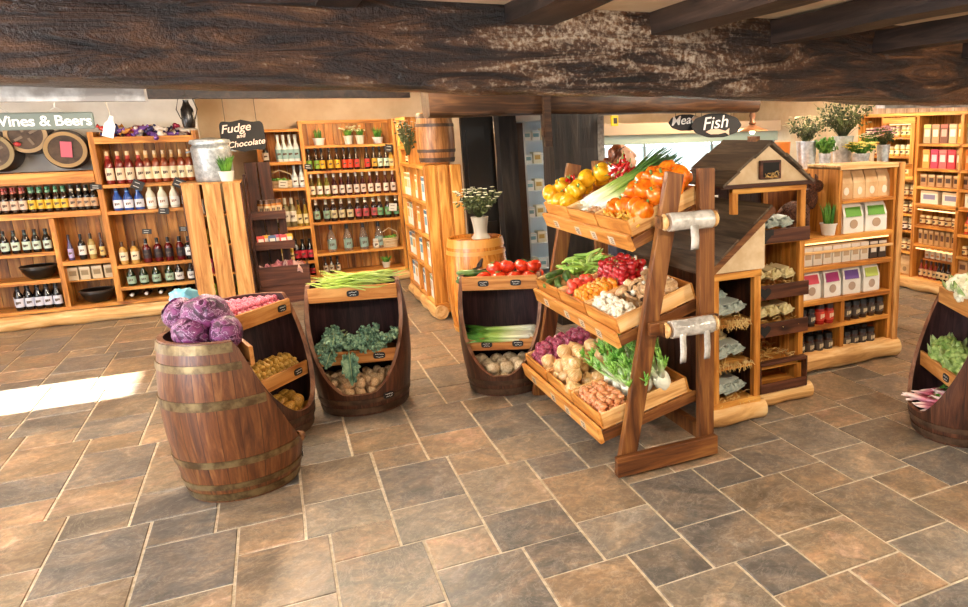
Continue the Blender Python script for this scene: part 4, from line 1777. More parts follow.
bk = MB()
planks(bk, -1.4, 0, D - .02, D, .15, 1.4, 14)
planks(bk, 0, .86, D - .02, D, .15, 1.84, 9)
bk.build('back_panel', W_PINE_Z, LU)
for x in (-.42,):
    lb('divider', x - .022, x + .022, 0, D - .02, .17, 1.05, mat=W_PINE_Z)
lb('divider', -.02, .03, 0, D - .02, .15, 1.85, mat=W_PINE_Z)
lb('side_panel', .84, .88, 0, D, .15, 1.85, mat=W_PINE_Z)
lb('side_panel', -1.44, -1.4, 0, D, .15, 1.48, mat=W_PINE_Z)
lb('shelf', -1.4, -.02, -.01, D - .02, 1.055, 1.112)
lb('top_fascia', -1.4, -.02, -.012, .015, 1.375, 1.485)
lb('top_ledge', -1.4, -.02, .015, D, 1.455, 1.485)
lb('shelf', -1.4, -.44, 0, D - .02, .70, .735)
lb('shelf', -1.4, -.44, 0, D - .02, .43, .47)
lb('shelf', -.40, -.02, 0, D - .02, .585, .63)
lb('shelf', -.40, -.02, .1, D - .02, .405, .42)
lb('bottom_board', -1.4, .84, -.005, D - .02, .15, .185)
for z in (.325, .545, 1.085, 1.345):
    lb('shelf', .03, .84, 0, D - .02, z - .035, z)
lb('top_ledge', .03, .84, 0, D - .02, 1.745, 1.785)
lb('top_fascia', .03, .84, -.012, .012, 1.735, 1.80)
log(LU, -1.45, .9, .03, .072, 1)
ticket(LU, -.02, -.012, 1.33, .09, .05)
ticket(LU, .32, -.02, 1.33, .1, .09, .5)
ticket(LU, .67, -.02, 1.33, .1, .09, .5)
ticket(LU, .50, -.02, 1.06, .09, .06, .1)
for x in (.32, .64):
    ticket(LU, x, .05, .86, .08, .05)
    MB().box(x - .004, x + .004, .048, .054, .56, .84).build('ticket_stick', W_PALE_Z, LU)

# bottles on the long left shelf
row(get_bottle('beer_bottle', 'beer', G_BROWN, '#d9bfa8', '#b03a30', '#c9705f'), fL, -1.02, -.62, 7, .06, 1.112, 'brown beer bottle with pale label and red neck on the long left shelf', 'red necked beers on the long shelf')
row(get_bottle('beer_bottle', 'beer', G_BROWN, '#e0b93c', '#3f7d55', '#7fb08c'), fL, -.55, -.30, 5, .06, 1.112, 'brown beer bottle with yellow label and green neck on the long left shelf', 'yellow label beers on the long shelf')
row(get_bottle('beer_bottle', 'beer', G_BLACK, '#c9a27a', '#2b1a14', '#cfc6b4'), fL, -.235, -.065, 4, .06, 1.112, 'dark beer bottle with tan label at the right end of the long left shelf', 'tan label beers on the long shelf')
for k, (a, b, n, lab, cap, tx) in enumerate(((-1.02, -.62, 7, '#d9bfa8', '#b03a30', 'red necked'), (-.55, -.07, 9, '#e0b93c', '#3f7d55', 'yellow labelled'))):
    row(get_bottle('beer_bottle', 'beer', G_BROWN, lab, cap, '#c9705f' if k == 0 else '#7fb08c'), fL, a, b, n, .15, 1.112, tx + ' beer bottle in the second rank of the long left shelf', tx + ' beers, second rank')
row(get_bottle('beer_bottle', 'beer', G_BLACK, '#c6d6c4', '#1d1b1b', '#3d4a44'), fL, -.98, -.50, 7, .06, .735, 'dark bottle with mint label on the upper left cubby shelf', 'mint label bottles', s=(1.05, 1.05, .92))
row(get_bottle('beer_bottle', 'beer', G_BLACK, '#d4d3dd', '#1d1b1b', '#2c2a30'), fL, -.80, -.50, 5, .06, .185, 'dark bottle with pale grey label in the lowest left cubby', 'grey label bottles in the lowest cubby', s=(1.15, 1.15, 1.0))
row(get_bottle('beer_bottle', 'beer', G_BLACK, '#d4d3dd', '#1d1b1b', '#2c2a30'), fL, -.83, -.53, 5, .16, .185, 'dark bottle with pale grey label in the second rank of the lowest cubby', 'grey label bottles, second rank', s=(1.15, 1.15, 1.0))
for i, (x, k_, gl, lab, cap, lb_) in enumerate(((-.33, 'slim', P('#4d3f63', .15), '#b9a7cf', '#2a2230', 'purple spirit bottle on the cubby shelf beside dark ones'), (-.235, 'wine', G_BLACK, '#e7e2d8', '#161414', 'black spirit bottle with white label second on the cubby shelf'), (-.155, 'wine', P('#a88a4c', .15), '#dfcf9d', '#3a2a14', 'amber spirit bottle third on the cubby shelf'), (-.075, 'slim', P('#33150c', .1), '#d7b46a', '#5a3a2a', 'dark red spirit bottle at the right end of the cubby shelf'))):
    get_bottle('spirit_bottle', k_, gl, lab, cap).put(fL(x, .06, .63)[0], (0, 0, 0), .82, lb_)
GB = carton('gift_box', .085, .1, .13, '#cdb68f', '#8f7752', '#e3d2b2')
row(GB, fL, -.36, -.06, 4, .16, .42, 'small buff gift box in the row beneath the spirit bottles', 'buff gift boxes')
BOWL = P('#241d18', .3, .3)


def bowl(label, loc):
    root = thing('bowl', label, 'bowl', loc)
    m = MB()
    m.lathe([(.07, 0), (.11, .03), (.14, .09), (.145, .12), (.135, .12), (.105, .04), (.001, .015)], 28, cap=False)
    m.build('bowl_body', BOWL, root, smooth=True)
    m = MB()
    m.lathe([(.137, .112), (.15, .112), (.15, .126), (.137, .126), (.137, .112)], 28, cap=False)
    m.build('rim', P('#4d443c', .35, .4), root)
    return root


bowl('black metal bowl on the left cubby shelf above grey label bottles', fL(-.62, .14, .47)[0])
bowl('black metal bowl of ice buckets size on the bottom board under the gift boxes', fL(-.19, .13, .185)[0])['label'] = 'black metal bowl on the bottom board beneath the gift boxes'

# right part
row(get_bottle('cordial_bottle', 'cordial', P('#7a1d18', .1, coat=.4), '#e6cfae', '#d8b98e', '#b5362b'), fL, .10, .35, 4, .06, 1.345, 'red fruit drink bottle with cream label, left of the top right shelf', 'red drinks with cream labels', s=(1.1, 1.1, 1.15))
row(get_bottle('cordial_bottle', 'cordial', P('#8a3d1e', .1, coat=.4), '#ecd9ae', '#d8b98e', '#d0a05a'), fL, .42, .78, 6, .06, 1.345, 'amber fruit drink bottle with cream label, right of the top right shelf', 'amber drinks with cream labels', s=(1.1, 1.1, 1.15))
row(get_bottle('blue_bottle', 'squat', P('#274f9e', .15, coat=.3), '#e9e4e6', '#20263e', '#5a86cc'), fL, .12, .30, 3, .07, 1.085, 'bright blue bottle with white label on the second shelf', 'blue bottles with white labels', s=(.95, .95, .95))
row(get_bottle('cream_bottle', 'squat', P('#e6dcc2', .25), '#f3ecdc', '#c9a24b', '#e8d7a8', '#b07c58'), fL, .40, .60, 3, .07, 1.085, 'cream coloured bottle on the second shelf beside the blue bottles', 'cream bottles', s=(1.0, 1.0, 1.05))
get_bottle('cordial_bottle', 'cordial', P('#9b1424', .12), '#efe6dc', '#7d1220').put(fL(.70, .07, 1.085)[0], (0, 0, 0), (1.1, 1.1, .85), 'deep red bottle with white label at the right end of the second shelf')
row(get_bottle('sauce_bottle', 'wine', P('#c7974c', .12), '#f0ddb8', '#5a3a1c'), fL, .09, .19, 2, .06, .545, 'pale gold bottle at the left end of the third shelf', 'pale gold bottles', s=(.95, .95, .75))
row(get_bottle('sauce_bottle', 'wine', P('#5e0f12', .12), '#2b1a1c', '#171314', '#e8ded4'), fL, .29, .58, 4, .06, .545, 'dark red wine bottle with black label on the third shelf', 'dark red bottles with black labels', s=(.98, .98, .8))
row(get_bottle('wine_bottle', 'wine', G_BLACK, '#efe9e0', '#171314', '#a02c2c'), fL, .66, .80, 3, .06, .545, 'dark bottle with white label at the right of the third shelf', 'white label bottles on the third shelf', s=(.98, .98, .78))
row(get_bottle('wine_bottle', 'squat', G_GREEN, '#9fb59a', '#141414', None), fL, .12, .45, 4, .06, .325, 'dark green bottle with sage label on the fourth shelf', 'sage label bottles', s=(.9, .9, .88))
row(get_bottle('wine_bottle', 'squat', G_BLACK, '#e9dfd2', '#141414', None), fL, .54, .65, 2, .06, .325, 'dark bottle with cream label on the fourth shelf', 'cream label bottles on the fourth shelf', s=(.9, .9, .88))
row(get_bottle('wine_bottle', 'squat', P('#3a4a12', .1), '#c6d233', '#141414', None), fL, .73, .80, 2, .06, .325, 'bottle with lime label at the right of the fourth shelf', 'lime label bottles', s=(.9, .9, .88))
LY = get_bottle('wine_bottle', 'wine', G_BLACK, '#6b5a44', '#d8d0c4')
for i in range(6):
    LY.put(fL(.10 + i * .125, .30, .228)[0], (pi / 2, 0, 0), (1, 1, .85), 'wine bottle lying cap outward in the lowest slot', 'wine bottles lying in the lowest slot')

# tray of wrapped sweets along the top
pal = ['#b3342c', '#7a4fa0', '#e4d8cc', '#3c3a66', '#c98a3a', '#8d2340', '#d9c7b6', '#5a2c6a']
sw = {}
for c in pal:
    mb = MB()
    mb.blob((0, 0, 0), (.045, .03, .022), 2, .35, 2, pal.index(c))
    for sx in (-1, 1):
        mb.lathe([(.004, 0), (.02, .026)], 8, c=(0, 0, 0), mat=Matrix.Translation((sx * .038, 0, 0)) @ Matrix.Rotation(sx * pi / 2, 4, 'Y'))
    sw[c] = Proto(single(mb, 'wrapped_sweet', P(c, .25), 'x', 'sweet'))
cn = {'#b3342c': 'red', '#7a4fa0': 'violet', '#e4d8cc': 'white', '#3c3a66': 'navy', '#c98a3a': 'gold', '#8d2340': 'crimson', '#d9c7b6': 'beige', '#5a2c6a': 'purple'}
for i in range(64):
    c = pal[(i * 5 + int(R(0, 2.9))) % 8]
    sw[c].put(fL(R(.06, .82), R(.03, .26), 1.80 + R(0, .085))[0], (R(-.6, .6), R(-.6, .6), R(0, 6)), R(.9, 1.25), cn[c] + ' wrapped packet in the heap along the top of the wine shelving', cn[c] + ' wrapped packets on the wine shelf top')

# cask ends on the ledge
CASKH = mottled('cask_head', '#3b2b20', '#5d4836', 9, .6, .3)


def cask(label, x, y, z, r, ring, tilt=0.0, note=None):
    root = thing('cask_end', label, 'barrel', (x, y, z), tilt)
    ry = Matrix.Rotation(pi / 2, 4, 'X')
    m = MB()
    m.lathe([(r, 0), (r * 1.1, -.12), (r * 1.13, -.26)], 36, mat=ry @ Matrix.Identity(4))
    o = m.build('staves', P('#3a2c22', .5), root, smooth=True, angle=50)
    m = MB()
    m.lathe([(r * .80, .0), (r * .80, .016), (r * 1.0, .016), (r * 1.0, -.01)], 36, cap=False, mat=ry)
    m.build('chime_ring', P(ring, .5), root, smooth=True, angle=50)
    m = MB()
    m.lathe([(.001, .006), (r * .82, .006)], 36, cap=False, mat=ry)
    m.build('head', CASKH, root)
    if note:
        MB().box(-r * .22, r * .30, -.018, -.012, -r * .42, r * .45, rot=Matrix.Rotation(.08, 3, 'Y')).build('paper_note', P(note, .6), root)
    else:
        g = MB()
        for a in range(4):
            g.bar((r * .2 * cos(a * pi / 2 + .5), -.012, r * .2 * sin(a * pi / 2 + .5)), (r * .62 * cos(a * pi / 2 + .5), -.012, r * .62 * sin(a * pi / 2 + .5)), .022, .006, (0, 1, 0))
        g.build('head_bracing', P('#7d6a55', .5), root)
        m = MB()
        m.blob((-r * .45, -.02, -r * .5), (.03, .01, .022), 2)
        m.build('wax_seal', P('#b52a2a', .4), root)
    return root


cask('cask end with a pink paper note, rightmost of three on the ledge', -1.715, 9.0, 1.69, .168, '#a98a5a', .12, '#d9687a')
cask('cask end partly behind the hanging sign, highest of the three', -2.005, 9.05, 1.835, .165, '#b39468', .05)
cask('dark cask end at the far left of the ledge', -2.27, 9.0, 1.685, .168, '#8f7a4e', .0)
# ================================================================ slatted crates end stack with milk churn
def slat_end(label, loc, rz, w, h, z0, depth, n=3, shelves=(), mat=W_PALE_Z, side=W_DARK, name='slatted_crate_stack'):
    root = thing(name, label, 'crate shelf', loc, rz)
    sw_ = w / n
    for i in range(n):
        board(root, 'slat', i * sw_ + .012, (i + 1) * sw_ - .014, -.012, .008, z0, h, mat=mat)
    for x in (0.0, w - .02):
        board(root, 'side_board', x, x + .02, .008, depth, z0, h, mat=side)
    for z in shelves:
        board(root, 'shelf_board', .02, w - .02, .010, depth, z - .02, z, mat=W_PINE)
    board(root, 'top_board', 0, w, -.012, depth, h, h + .018, mat=mat)
    return root


CRS = slat_end('stack of pale slatted crates carrying the galvanised churn', (-.80, 8.62, 0), 0, .53, 1.32, .12, .3, 3, (.16, .42, .72, 1.02))
log(CRS, 0, .53, .05, .06, 5)
fC = frame_of(CRS, 0)
for z, c1, tx in ((.16, '#c9d23f', 'lime'), (.42, '#d84a6a', 'pink'), (.72, '#d7b53b', 'yellow'), (1.02, '#e0d4c4', 'cream')):
    row(carton('packet_' + tx, .06, .05, .15, c1, '#f0e8dc'), fC, .06, .47, 6, .10, z, tx + ' packet glimpsed between the slats of the pale crate stack', tx + ' packets behind the slats')
churn = thing('milk_churn', 'galvanised steel churn standing on the pale slatted crates', 'churn', (-.50, 8.83, 1.340))
m = MB()
m.lathe([(.165, 0), (.172, .01), (.178, .30), (.182, .32), (.178, .335), (.16, .36), (.168, .38), (.168, .395), (.001, .40)], 32, cap=False)
m.build('churn_body', STEEL, churn, smooth=True, angle=40)
m = MB()
m.lathe([(.185, .37), (.188, .385), (.178, .41), (.03, .43), (.001, .432)], 32, cap=False)
m.build('lid', STEEL, churn, smooth=True, angle=40)
for sx in (-1, 1):
    m = MB()
    m.tube([(sx * .178, -.05, .30), (sx * .215, -.05, .29), (sx * .215, .05, .29), (sx * .178, .05, .30)], .008, 8)
    m.build('handle', STEEL, churn, smooth=True)


def pot_plant(label, loc, r=.055, h=.085, pot='#e6e2da', leaf=LEAF, n=26, lh=.11, name='potted_plant', spread=1.0, rim=True, width=.008):
    root = thing(name, label, 'plant', loc)
    m = MB()
    m.lathe([(r * .75, 0), (r, h), (r * 1.06, h), (r * 1.06, h * .9), (r * .93, h * .9), (.001, h * .85)], 20, cap=False)
    m.build('pot', P(pot, .4), root, smooth=True, angle=40)
    m = MB()
    for i in range(n):
        a = i * 2.4
        t = R(.3, 1)
        x, y = cos(a) * r * .5, sin(a) * r * .5
        ex, ey = cos(a) * r * 1.5 * t * spread, sin(a) * r * 1.5 * t * spread
        hh = lh * R(.65, 1.1)
        m.tube([(x, y, h * .8), (x + (ex - x) * .4, y + (ey - y) * .4, h + hh * .6), (ex, ey, h + hh)], [width * .5, width, width * .15], 5, .35)
    m.build('foliage', leaf, root, smooth=True)
    return root


pot_plant('small green plant in a white pot in front of the churn', (-.39, 8.66, 1.340), .07, .10, n=46, lh=.15, width=.013)

# ================================================================ fudge display (dark crates) between the slats and the back unit
FD = thing('fudge_rack', 'dark stained stepped rack of fudge packs beside the pale slatted crates', 'rack', (-.02, 9.05, 0))
def fb_(n, *a, **k):
    return board(FD, n, *a, **{'mat': W_DARK, **k})
fb_('back_board', -.22, -.10, .2, .23, 0, 1.5)
fb_('back_board', -.09, .03, .2, .23, 0, 1.5)
fb_('back_board', .04, .12, .2, .23, 0, 1.0)
fb_('side_board', -.24, -.21, -.1, .23, 0, 1.38)
for (z, y0, x1, hh) in ((.92, -.06, .12, .07), (.60, -.12, .17, .07), (.22, -.22, .28, .19)):
    fb_('tray_board', -.21, x1, y0, .2, z - .02, z, mat=W_DARK_X)
    fb_('tray_front', -.21, x1, y0 - .015, y0, z - .02, z + hh, mat=W_DARK_X)
    fb_('tray_end', x1 - .015, x1, y0, .2, z, z + hh, mat=W_DARK)
fb_('plinth', -.22, .28, -.2, .2, 0, .2, mat=W_DARK_X)
fF = frame_of(FD, 0)
JARF = get_bottle('sweet_jar', 'jar', P('#b9773c', .2), '#d7b98a', '#5a3a1e')
for x, y in ((-.10, .05), (-.0, .05), (-.05, .0), (.05, .10)):
    JARF.put(fF(x, y, .92)[0], (0, 0, 0), (1.2, 1.2, 1.6), 'tall sweet jar on the upper tray of the dark fudge rack', 'sweet jars on the fudge rack')
for i, (c, nm) in enumerate((('#d8433e', 'red'), ('#e8b72c', 'yellow'), ('#5d78a8', 'blue'), ('#cf5f86', 'pink'), ('#dd4d4d', 'scarlet'), ('#f0c23c', 'golden'))):
    carton('fudge_box', .075, .022, .12, c, '#efe4d6').put(fF(-.15 + i * .055, -.06 + .05 * (i % 2), .60 + .005)[0], (-.3, 0, R(-.2, .2)), 1.0, nm + ' fudge box propped on the middle tray of the dark rack')
FP = [bag('fudge_bag', .08, .05, .11, P(c, .3), None, '#f1e6dc') for c in ('#c97f86', '#a65a5f', '#d9b0a4')]
for i in range(30):
    FP[i % 3].put(fF(R(-.18, .24), R(-.18, .12), .225 + R(0, .12))[0], (R(-.7, .7), R(-.7, .7), R(0, 6)), 1.0, ('rose', 'brick red', 'blush')[i % 3] + ' fudge bag in the big lower tray of the dark rack', ('rose', 'brick red', 'blush')[i % 3] + ' fudge bags')

# ================================================================ back unit
BU = thing('wall_shelf', 'golden pine drinks shelving on the back wall with small potted plants along its top', 'shelf', (0, 9.5, 0))
fB = frame_of(BU, 0)
def bb(n, *a, **k):
    return board(BU, n, *a, **k)
bk = MB()
planks(bk, -.07, .36, .32, .34, .02, 1.84, 5)
planks(bk, .36, 1.38, .32, .34, .02, 1.93, 11)
bk.build('back_panel', W_PINE_Z, BU)
bb('side_panel', -.10, -.06, 0, .32, .02, 1.85, mat=W_PINE_Z)
bb('divider', .345, .385, -.005, .32, .02, 1.93, mat=W_PINE_Z)
bb('side_panel', 1.355, 1.395, -.005, .32, .02, 1.94, mat=W_PINE_Z)
for z in (1.655, 1.365, 1.07, .775, .41):
    bb('shelf', .385, 1.355, 0, .32, z - .03, z)
for z in (1.485, 1.19, .745, .34):
    bb('shelf', -.06, .345, 0, .32, z - .035, z)
bb('bottom_board', -.06, 1.355, -.01, .32, .12, .16)
bb('top_board', -.06, .36, 0, .32, 1.815, 1.845)
bb('top_rail', .385, 1.355, .30, .33, 1.90, 1.94)
log(BU, -.1, 1.4, .02, .06, 9)
ticket(BU, .40, -.01, 1.42, .08, .06)
ticket(BU, 1.30, -.012, 1.60, .08, .09)
ticket(BU, 1.28, -.012, .90, .09, .09, .1, '#d9d0c2', '#4a3a2c')
ticket(BU, .12, -.012, 1.24, .09, .08, .1, '#e6dfd2', '#4a3a2c')
# plants on the top shelf
pot_plant('spiky green plant in a white cup, left on the top shelf of the back unit', fB(.55, .1, 1.655)[0], .065, .08, spread=.7)
for x, l_ in ((.87, 'white flowering plant in a pale can, second along the back unit top'), (1.0, 'white flowering plant in a pale can, third along the back unit top')):
    rt_ = pot_plant(l_, fB(x, .1, 1.655)[0], .05, .10, '#d8d2c4', LEAF, 18, .08)
    m = MB()
    for k in range(11):
        m.blob((R(-.09, .09), R(-.05, .05), .15 + R(0, .06)), (.016, .016, .012), 1, .4, 3, k)
    m.build('blossom', P('#f1e6b8', .6), rt_)
pot_plant('rounded green plant in a white teacup, right on the top shelf of the back unit', fB(1.20, .1, 1.655)[0], .06, .075, spread=.9)
# row 1 juices
for a, b, n, c, nm in ((.42, .50, 2, '#7aa02c', 'green'), (.56, .72, 3, '#e2ad23', 'yellow'), (.80, .86, 2, '#d8431f', 'scarlet'), (.93, 1.05, 2, '#c9352b', 'red'), (1.13, 1.13, 1, '#e6b23a', 'amber'), (1.2, 1.27, 2, '#c2d4b6', 'mint')):
    row(get_bottle('juice_bottle', 'slim', G_BROWN, c, '#1d1715', None), fB, a, b, n, .07, 1.365, 'dark slim bottle with ' + nm + ' label on the first bottle shelf of the back unit', nm + ' label juices', s=(1.1, 1.1, .86))
get_bottle('liqueur_bottle', 'slim', P('#e3b04a', .15), '#f0d798', '#7a4a1c').put(fB(1.325, .07, 1.365)[0], (0, 0, 0), (1.1, 1.1, .8), 'golden bottle at the right end of the first bottle shelf of the back unit')
# row 2 fruit wines
for a, b, n, gl, c, nm in ((.42, .42, 1, P('#5d4a1a', .1), '#ead9b4', 'gold'), (.50, .58, 2, P('#6d6a1c', .1), '#ead9c4', 'olive'), (.66, .98, 5, P('#3c1013', .1), '#e2d2c2', 'burgundy'), (1.06, 1.32, 4, P('#4a1a14', .1), '#e6d6c2', 'russet')):
    row(get_bottle('fruit_wine_bottle', 'slim', gl, c, '#e1d8ca', None), fB, a, b, n, .07, 1.07, nm + ' fruit wine bottle with cream label on the second bottle shelf of the back unit', nm + ' fruit wines', s=(1.1, 1.1, .88))
for a, b, n, c, nm in ((.43, .54, 2, '#8aa58b', 'sage'), (.62, .80, 3, '#c9b98c', 'sand'), (.89, 1.07, 3, '#b5494a', 'brick red'), (1.14, 1.33, 3, '#6fa06a', 'leaf green')):
    row(get_bottle('ale_bottle', 'beer', G_BROWN, c, '#c9b48c', '#d8d0c0'), fB, a, b, n, .07, .775, 'brown ale bottle with ' + nm + ' label on the third bottle shelf of the back unit', nm + ' label ales', s=(1.15, 1.15, 1.08))
row(get_bottle('decanter_bottle', 'squat', CLEAR, '#8fa79a', '#2a2320', None), fB, .56, 1.10, 4, .09, .41, 'clear round bottled spirit with grey green label on the lowest bottle shelf', 'clear round spirit bottles', s=(1.15, 1.15, 1.3))


def basket(label, loc, w=.2, d=.14, h=.1, fill_=LEAF):
    root = thing('basket', label, 'basket', loc)
    wk = wood('wicker_' + str(len(bpy.data.materials)), '#a98a5c', '#d6bd92', '#e9d8b6', 'x', .6)
    m = MB()
    for k in range(6):
        z = h * k / 5
        f_ = .85 + .15 * k / 5
        pts = [(w / 2 * f_ * cos(2 * pi * i / 24), d / 2 * f_ * sin(2 * pi * i / 24), z + .006) for i in range(25)]
        m.tube(pts, .009, 6)
    m.lathe([(.001, .002), (1, .004)], 24, cap=False, mat=Matrix.Diagonal((w * .42, d * .42, 1, 1)))
    m.build('wicker_body', wk, root, smooth=True)
    m = MB()
    m.tube([(-w / 2, 0, h), (-w * .42, 0, h + .08), (0, 0, h + .13), (w * .42, 0, h + .08), (w / 2, 0, h)], .007, 6)
    m.build('handle', wk, root, smooth=True)
    m = MB()
    for k in range(14):
        m.blob((R(-w * .32, w * .32), R(-d * .3, d * .3), h + R(-.01, .03)), (.026, .024, .022), 1, .5, 3, k)
    m.build('filling', fill_, root, smooth=True)
    return root


basket('small wicker basket of greenery at the right of the lowest bottle shelf', fB(1.22, .1, .41)[0])
basket('long wicker basket of greenery in the left column of the back unit', fB(.10, .1, 1.19)[0], .26, .15, .07)
GIFT = get_bottle('miniature_bottle', 'jars', P('#c9b89a', .3), '#efe6d4', '#d9cfc0')
GIFT.put(fB(1.05, .06, .41)[0], (0, 0, 0), (1, 1, 1.3), 'small pale jar beside the wicker basket on the lowest bottle shelf')
row(get_bottle('water_bottle', 'slim', P('#dfe6e4', .1, coat=.4), '#8fb3b0', '#cfd6d6'), fB, .12, .30, 4, .07, 1.485, 'frosted white bottle with teal label on the top of the left column', 'frosted bottles top left column', s=(1.25, 1.25, .98))
get_bottle('water_bottle', 'slim', G_BLACK, '#d9d4ca', '#15181a').put(fB(-.02, .07, 1.485)[0], (0, 0, 0), (1.1, 1.1, .75), 'dark small bottle left of the frosted white bottles')
row(get_bottle('water_bottle', 'slim', P('#c9d3d6', .1, coat=.4), '#e8ecea', '#8f9aa2'), fB, .25, .32, 2, .07, 1.19, 'pale frosted bottle beside the long basket in the left column', 'pale bottles by the long basket', s=(1.15, 1.15, .82))
row(get_bottle('white_wine_bottle', 'wine', P('#7d7350', .1), '#efe8da', '#c9bfa8'), fB, -.02, .18, 4, .07, .745, 'white wine bottle with cream label in the left column of the back unit', 'white wines in the left column', s=(1.05, 1.05, 1.08))
row(get_bottle('white_wine_bottle', 'slim', P('#a58a35', .1), '#ecdca4', '#3c2c14'), fB, .245, .315, 2, .07, .745, 'slim gold bottle right of the white wines in the left column', 'slim gold bottles', s=(1.05, 1.05, 1.0))
row(get_bottle('red_label_bottle', 'beer', G_BLACK, '#c32a3c', '#151212', None), fB, .17, .32, 3, .06, .34, 'black bottle with crimson label in the left column of the back unit', 'crimson label bottles, upper', s=(1.2, 1.2, 1.05))
row(get_bottle('cider_bottle', 'beer', P('#cfae4b', .15), '#eadb9c', '#cfae4b'), fB, .0, .12, 3, .06, .34, 'pale gold bottle left of the crimson label bottles', 'pale gold bottles, upper', s=(1.0, 1.0, .9))
row(get_bottle('red_label_bottle', 'beer', G_BLACK, '#c32a3c', '#151212', None), fB, .17, .32, 3, .06, .16, 'black bottle with crimson label on the bottom board of the back unit', 'crimson label bottles, lower', s=(1.15, 1.15, .72))
row(get_bottle('cider_bottle', 'beer', P('#cfae4b', .15), '#eadb9c', '#cfae4b'), fB, .06, .11, 2, .06, .16, 'pale gold bottle on the bottom board of the back unit', 'pale gold bottles, lower', s=(1.0, 1.0, .7))
pot_plant('small round plant in a pale pot on the bottom board of the back unit', fB(1.15, .08, .16)[0], .05, .07, '#d9cdb4', LEAF, 40, .07, spread=1.2)
row(get_bottle('miniature_bottle', 'sauce', G_BLACK, '#cfc4ae', '#1b1715'), fB, .46, .60, 3, .08, .16, 'small dark bottle at the left of the bottom board behind the beans', 'small dark bottles behind the beans')

# ================================================================ side unit with slatted end, faces left
SU = thing('aisle_shelf', 'pine cereal shelving with a slatted crate end, keg on top', 'shelf', (1.27, 8.6, 0), -pi / 2)
fS = frame_of(SU, -pi / 2)     # local x: 0 far .. 1.42 near ; y: depth to the right
def sb(n, *a, **k):
    return board(SU, n, *a, **k)
sb('back_panel', 0, 1.40, .33, .35, .1, 1.46, mat=W_PINE)
sb('side_panel', 0, .03, 0, .35, .1, 1.92, mat=W_PINE_Z)
sb('divider', .60, .635, 0, .35, .1, 1.92, mat=W_PINE_Z)
sb('divider', 1.0, 1.03, 0, .33, .1, 1.46, mat=W_PINE_Z)
sb('side_panel', 1.38, 1.41, 0, .35, .1, 1.46, mat=W_PINE_Z)
for z in (.16, .48, .80, 1.12, 1.46):
    sb('shelf', .03, 1.38, 0, .33, z - .03, z)
sb('shelf', .03, .60, 0, .33, 1.60, 1.63)
sb('top_board', 0, .635, 0, .35, 1.90, 1.925)
for i in range(3):
    sb('end_slat', 1.412, 1.43, .008 + i * .118, .104 + i * .118, .12, 1.47, mat=W_PINE_Z)
sb('end_rail', 1.41, 1.432, 0, .35, .06, .16, mat=W_PINE_Y)
log(SU, 0, 1.46, .04, .07, 4)
MB().box(.62, .66, .30, .38, 0.9, 2.3).build('tall_board', W_RED, SU)
MB().box(.66, .90, .345, .36, 1.46, 2.3).build('tall_board', W_RED, SU)
CP = [carton('cereal_packet', .15, .05, .23, c, m_, b_, 'packet') for c, m_, b_ in (('#efe9dd', '#c9b79a', '#8c9a5b'), ('#f3efe6', '#6a9aa8', '#3d6f86'), ('#ece3d0', '#d9a441', '#b5762c'))]
CPN = ('white with olive band', 'white with blue band', 'cream with amber band')
for z, zz in ((.16, 'bottom'), (.48, 'second'), (.80, 'third'), (1.12, 'top')):
    for i, x in enumerate((.12, .28, .44, .73, .89, 1.11, 1.27)):
        k = (i + int(z * 10)) % 3
        CP[k].put(fS(x, .06, z)[0], (0, 0, -pi / 2 + R(-.06, .06)), 1.0, CPN[k] + ' food packet on the ' + zz + ' shelf of the aisle unit', CPN[k] + ' packets, ' + zz + ' aisle shelf')
GIFTB = get_bottle('oil_bottle', 'sauce', P('#40210f', .1), '#d9c5a0', '#b9332c')
row(GIFTB, fS, .1, .5, 4, .08, 1.63, 'small brown bottle on the uppermost shelf of the aisle unit', 'small brown bottles, aisle unit top')
row(GIFTB, fS, .1, .5, 4, .08, 1.46, 'small brown bottle on the lower top shelf of the aisle unit', 'small brown bottles, aisle unit', s=(1, 1, .7))


def spray(root, name, n, h0, hh, rr, mats, seed=0, r_leaf=.012, flowers=None, base=(0, 0, 0), fl_r=.012):
    m = MB()
    tips = []
    q = random.Random(seed)
    for i in range(n):
        a = i * 2.4
        e = rr * sqrt((i + .5) / n)
        tip = Vector((e * cos(a), e * sin(a), h0 + hh * (q.uniform(.55, 1.0) if i % 3 else .3 + .7 * sqrt(max(0, 1 - (e / rr) ** 2)))))
        b = Vector(base)
        b.z = h0
        m.tube([b + Vector((cos(a), sin(a), 0)) * .012, b * .5 + tip * .5 + Vector((0, 0, .02)), tip], [.0022, .002, .0012], 4)
        for k in range(5):
            p = b.lerp(tip, q.uniform(.4, 1)) + Vector((q.uniform(-1, 1), q.uniform(-1, 1), q.uniform(-1, 1))) * .014
            m.blob(p, (r_leaf, r_leaf * .6, r_leaf * .35), 1, .3, 2, k, rot=Euler((q.uniform(0, 6), q.uniform(0, 6), 0)).to_matrix())
        tips.append(tip)
    m.build('foliage', mats, root, smooth=True)
    if flowers:
        m = MB()
        for t in tips:
            if q.random() < .8:
                for k in range(6):
                    a = k * pi / 3
                    m.blob(t + Vector((fl_r * cos(a), fl_r * sin(a), .004)), (fl_r * .7, fl_r * .5, fl_r * .25), 1, rot=Matrix.Rotation(a, 3, 'Z'))
                m.blob(t + Vector((0, 0, .004)), fl_r * .4, 1)
        m.build('blossom', flowers, root, smooth=True)


hang = thing('hanging_bunch', 'bunch of dried grey green herbs hung at the corner of the aisle shelving', 'herbs', (1.27, 7.95, 1.55))
spray(hang, 'herb', 42, .0, .34, .11, LEAFD, 4, .016, P('#c9c4b4', .7), fl_r=.009)

